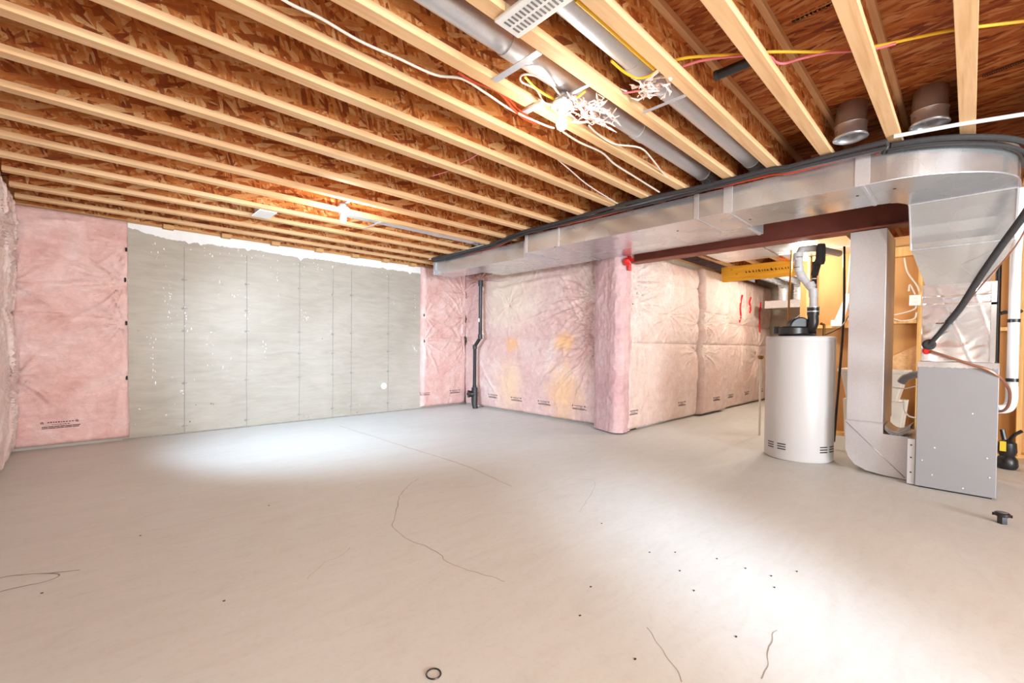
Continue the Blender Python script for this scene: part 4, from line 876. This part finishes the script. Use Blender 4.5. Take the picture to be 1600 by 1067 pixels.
# register and stub at the top of the frame
r = thing('air_register', 'white louvered air register under the joists at the top frame edge', 'register', (1.29, 1.24, 2.40))
MB().box(1.215, 1.355, 1.06, 1.385, 2.418, 2.432).build('face_plate', M['white'], r, bevel=0.004)
for row, x in enumerate((1.262, 1.312)):
    for k in range(13): 
        y = 1.09+k*0.0215; MB().box(x-0.018, x+0.018, y, y+0.009, 2.4165, 2.4185).build('louver_slot', M['cableg'], r)
MB().box(1.225, 1.345, 1.10, 1.375, 2.432, 2.53).build('register_boot', M['galv'], r)
r = thing('air_register', 'small tilted pale register in the far joist bay left of the farther bulb', 'register', (1.36, 5.1, 2.43))
MB().box(1.27, 1.43, 4.98, 5.28, 2.425, 2.437).build('face_plate', M['white'], r, bevel=0.003)
MB().box(1.29, 1.41, 5.02, 5.25, 2.437, 2.55).build('register_boot', M['galv'], r)
# black pipe stub
r = thing('pipe_stub', 'short black pipe poking through a joist beside the yellow wire', 'pipe', (2.36, 0.85, 2.5))
b = MB(); b.tube([(2.36, 0.945, 2.50), (2.36, 0.70, 2.50)], 0.024, 16); b.build('pipe', M['black'], r)
b = MB(); b.tube([(2.36, 0.947, 2.50), (2.36, 0.930, 2.50)], 0.026, 16); b.build('end_ring', M['blackmat'], r)
# ------------------------------------------------------------------ wires in the joists
def wire(pts, mat, rad, lab, n=6, name='cable', g='cables in the joist bays'):
    o = MB().tube(pts, rad, 8, smooth_n=n).build(name, M[mat]); tag(o, lab, 'cable', g); return o
wire([(2.072, 1.136, 2.5), (2.098, 1.011, 2.5), (2.178, 0.898, 2.5), (2.276, 0.787, 2.5), (2.353, 0.684, 2.5), (2.491, 0.546, 2.5), (2.608, 0.417, 2.5), (2.657, 0.318, 2.5), (2.703, 0.2, 2.5), (2.751, 0.084, 2.5), (2.801, 0.006, 2.5), (2.892, -0.133, 2.5), (2.966, -0.243, 2.5)], 'cabley', 0.007, 'yellow cable strung through the near joists toward the right frame edge')
wire([(2.15, 1.025, 2.492), (2.177, 0.929, 2.492), (2.273, 0.786, 2.492), (2.364, 0.701, 2.492), (2.438, 0.688, 2.492), (2.48, 0.661, 2.492), (2.494, 0.599, 2.492), (2.53, 0.503, 2.492), (2.598, 0.416, 2.492), (2.649, 0.347, 2.492), (2.677, 0.263, 2.492)], 'cablep', 0.006, 'pink cable looping beside the yellow cable in the near joists')
wire([(1.413, 1.118, 2.47), (1.588, 1.116, 2.47), (1.817, 1.116, 2.47), (2.038, 1.116, 2.47)], 'cabley', 0.008, 'yellow cable stapled along the side of the joist by the near round duct')
wire([(1.82, 1.221, 2.46), (1.936, 1.224, 2.46), (2.028, 1.206, 2.46), (2.055, 1.15, 2.46), (2.041, 1.091, 2.46)], 'cabley', 0.006, 'yellow cable sagging in a loop under the nearest round duct')
wire([(1.617, 1.602, 2.46), (1.746, 1.632, 2.46), (1.899, 1.628, 2.46), (1.954, 1.581, 2.46), (1.951, 1.513, 2.46), (1.936, 1.459, 2.46)], 'cabley', 0.006, 'yellow cable sagging in a loop above the nearer bulb')
wire([(0.47, 1.896, 2.455), (0.591, 1.925, 2.455), (0.714, 1.919, 2.455), (0.89, 1.936, 2.455), (1.073, 1.922, 2.455), (1.28, 1.905, 2.455), (1.396, 1.835, 2.455), (1.57, 1.847, 2.455), (1.786, 1.871, 2.455), (2.044, 1.853, 2.455), (2.119, 1.835, 2.455)], 'cablew', 0.0065, 'white cable running along the bay to the nearer bulb')
wire([(2.188, 1.82, 2.45), (2.373, 1.834, 2.45), (2.607, 1.818, 2.45), (2.838, 1.864, 2.45), (3.145, 1.886, 2.45), (3.625, 1.919, 2.45)], 'cablew', 0.007, 'white cable running from the nearer bulb to the duct bundle')
wire([(2.236, 1.656, 2.45), (2.373, 1.682, 2.45), (2.56, 1.684, 2.45), (2.732, 1.592, 2.45), (2.974, 1.628, 2.45), (3.322, 1.706, 2.45), (3.64, 1.724, 2.45)], 'cablew', 0.0055, 'thin white cable curving right of the nearer bulb toward the duct')
wire([(1.919, 1.654, 2.46), (1.863, 1.691, 2.46), (1.741, 1.637, 2.46), (1.637, 1.644, 2.46), (1.598, 1.606, 2.46), (1.629, 1.568, 2.46), (1.718, 1.54, 2.46), (1.846, 1.574, 2.46), (1.914, 1.594, 2.46)], 'cablew', 0.005, 'thin white cable coiled in a loop above the nearer bulb')
wire([(1.344, 1.804, 2.455), (1.455, 1.814, 2.455), (1.544, 1.79, 2.455), (1.638, 1.797, 2.455), (1.767, 1.851, 2.455), (1.894, 1.884, 2.455), (2.004, 1.881, 2.455)], 'cabler', 0.007, 'orange cable drooping into the box left of the nearer bulb')
wire([(1.524, 1.773, 2.46), (1.653, 1.794, 2.46), (1.779, 1.832, 2.46), (1.891, 1.859, 2.46), (1.983, 1.873, 2.46)], 'cabler', 0.006, 'second orange cable drooping beside the first, left of the nearer bulb')
wire([(2.437, 2.095, 2.445), (2.68, 2.16, 2.445), (3.058, 2.257, 2.445), (3.629, 2.342, 2.445)], 'cablew', 0.005, 'very thin cable crossing the joists below the nearer bulb')
wire([(2.027, 2.671, 2.45), (2.028, 2.558, 2.45), (2.015, 2.448, 2.45)], 'cablep', 0.004, 'short pink wire end sticking out between joists at mid ceiling')
wire([(2.021, 3.034, 2.45), (2.04, 2.92, 2.45), (2.06, 2.828, 2.45)], 'cablep', 0.004, 'short pinkish wire end one joist beyond the other')
wire([(2.085, 1.344, 2.46), (2.116, 1.296, 2.46), (2.136, 1.25, 2.46)], 'cablep', 0.005, 'short pink wire running into the pink wool by the near duct')
# pink wool tufts
def tuft(lab, c, s, seed, n=26):
    b = MB(); rr = random.Random(seed); c = Vector(c)
    for k in range(n):
        p = c+Vector((rr.gauss(0, s[0]), rr.gauss(0, s[1]), rr.gauss(0, s[2])))
        q = p+Vector((rr.gauss(0, s[0]*0.9), rr.gauss(0, s[1]*0.9), rr.gauss(0, s[2]))); m_ = (p+q)/2+Vector((rr.gauss(0, 0.01), rr.gauss(0, 0.01), rr.gauss(0, 0.008)))
        b.tube([p, m_, q], [0.002, rr.uniform(0.004, 0.010), 0.002], 6)
    o = b.build('wool_tuft', M['pinkwool']); tag(o, lab, 'insulation tuft', 'pink wool tufts'); return o
tuft('pink wool tuft stuffed beside the nearer bare bulb', (2.12, 1.56, 2.455), (0.085, 0.04, 0.014), 1, 110)
tuft('ragged pink wool tuft under the nearest round duct', (2.16, 1.20, 2.46), (0.045, 0.045, 0.013), 2, 80)
# ------------------------------------------------------------------ bulbs
def bulb(lab, x, y, z, bar=None):
    r = thing('bulb_fixture', lab, 'lamp', (x, y, z), 'bare bulb fixtures')
    b = MB(); b.lathe([(0.045, 0.05), (0.05, 0.0)], x, y, z, seg=8); b.build('junction_box', M['galv'], r)
    if bar: MB().box(x-0.012, x+0.012, bar[0], bar[1], z+0.03, z+0.036).build('mounting_bar', M['galv_soft'], r)
    b = MB(); b.lathe([(0.058, 0.0), (0.060, -0.012), (0.050, -0.022), (0.028, -0.028), (0.024, -0.045)], x, y, z, seg=28); hold = b.build('lamp_holder', M['porcelain'], r)
    b = MB(); b.lathe([(0.013, -0.045), (0.014, -0.06), (0.022, -0.08), (0.030, -0.10), (0.0305, -0.115), (0.024, -0.132), (0.010, -0.142), (0.001, -0.144)], x, y, z, seg=24); o = b.build('bulb', M['bulb'], hold)
    return r
bulb('bare lit bulb in a white porcelain holder, the nearer one overhead', 1.91, 1.60, 2.432, (1.400, 1.704))
bulb('bare lit bulb in a porcelain holder, the farther one near the concrete wall', 1.84, 4.32, 2.432, (4.115, 4.46))
bulb('bare lit bulb over the utility area behind the steel beam', 6.35, 1.42, 2.31)
bulb('bare lit bulb far along the utility area, past the yellow beam', 8.3, 1.72, 2.432)
bulb('added bare bulb behind the camera, unseen, for fill', 0.7, -2.3, 2.432)  # invented fixture to go with the fill lamp
BC = (1, 0.90, 0.76)
bulb_light('bulb_near', (1.91, 1.60, 2.25), 8, BC)
bulb_light('bulb_far', (1.84, 4.32, 2.26), 22, BC)
bulb_light('bulb_utility', (6.35, 1.45, 2.15), 34, BC, 0.06)
bulb_light('bulb_utility_far', (8.3, 1.80, 2.2), 68, BC, 0.06)
bulb_light('fill_light_behind_camera', (0.5, -2.3, 2.2), 175, (1, 0.95, 0.89), 0.1)  # added fill lamp, out of view, lifts the overall brightness
# second row fixture box with strap by the near bulb
o = MB().box(1.80, 1.84, 1.66, 1.80, 2.425, 2.438).build('box_bracket', M['galv_soft']); tag(o, 'small metal bracket holding the nearer bulb box to the joist', 'bracket')
# ink marks on the deck
b = MB(); rr = random.Random(4)
P0 = [(2.517, 0.627, 2.699), (2.516, 0.484, 2.699)]
a = Vector(P0[0]); c_ = Vector(P0[1]); d_ = (c_-a)
for k in range(9):
    p = a+d_*(k/8)
    for q in range(3):
        w_ = rr.uniform(0.006, 0.014); b.box(p.x-w_, p.x+w_*0.3, p.y-0.002+0.02*rr.random(), p.y+0.002, 2.6985, 2.7005)
        b.box(p.x-0.03+0.02*q, p.x-0.028+0.02*q, p.y-0.012*rr.random(), p.y+0.008, 2.6985, 2.7005)
b.build('ink_mark', M['inkdk'], ceil_o)
b = MB(); P0 = [(3.795, -0.032, 2.699), (3.75, -0.176, 2.699)]; a = Vector(P0[0]); d_ = Vector(P0[1])-a
for k in range(9):
    p = a+d_*(k/8)
    for q in range(2): b.box(p.x-0.02+0.03*q, p.x-0.014+0.03*q, p.y-0.012, p.y+0.012, 2.6985, 2.7005); b.box(p.x-0.02, p.x+0.01, p.y+0.01*q, p.y+0.01*q+0.004, 2.6985, 2.7005)
b.build('ink_mark', M['inkdk'], ceil_o)
# ------------------------------------------------------------------ small things on the floor
r = thing('floor_plug', 'small black plastic plug lying on the floor in front of the furnace', 'plug', (4.17, -0.16, 0))
b = MB(); b.lathe([(0.025, 0.0), (0.025, 0.045), (0.024, 0.05)], 4.17, -0.16, 0, seg=6); b.lathe([(0.030, 0.045), (0.036, 0.05), (0.036, 0.066), (0.030, 0.07)], 4.17, -0.16, 0, seg=20); body = b.build('body', M['black'], r)
b = MB(); b.lathe([(0.026, 0.0695), (0.022, 0.073)], 4.17, -0.16, 0, seg=20); b.build('top_disc', M['cableg'], body)
for q in (-1, 1): MB().box(4.165, 4.175, -0.16+q*0.037-0.007, -0.16+q*0.037+0.007, 0.045, 0.062).build('lug', M['black'], body)
P = [(0.827+0.023*math.cos(2*PI*k/32), 1.213+0.0245*math.sin(2*PI*k/32), 0.0025) for k in range(33)]
o = MB().tube(P, 0.0024, 6, caps=False).build('rubber_ring', M['black']); tag(o, 'thin black rubber ring lying flat on the floor at the bottom edge', 'ring')
b = MB(); rr = random.Random(9)
for (x, y) in [p[:2] for p in [(0.221, 3.222, 0.0), (-0.137, 2.765, 0.0), (0.419, 2.168, 0.0), (0.885, 3.25, 0.0), (2.289, 1.559, 0.0), (2.086, 0.965, 0.0), (1.962, 0.841, 0.0), (1.648, 1.176, 0.0), (2.156, 1.164, 0.0), (2.257, 1.071, 0.0), (1.439, 1.078, 0.0), (1.379, 0.793, 0.0), (1.766, 0.594, 0.0), (2.348, 0.89, 0.0), (2.351, 0.753, 0.0), (2.363, 0.642, 0.0), (2.504, 0.569, 0.0), (2.26, 0.6, 0.0)]]:
    b.box(x-0.004, x+0.005, y-0.003, y+0.003, 0, 0.002)
o = b.build('floor_debris', M['inkdk']); o['kind'] = 'stuff'; o['label'] = 'tiny dark crumbs scattered over the concrete floor'; o['category'] = 'debris'
for o in bpy.data.objects:
    if '_o' in o: del o['_o']
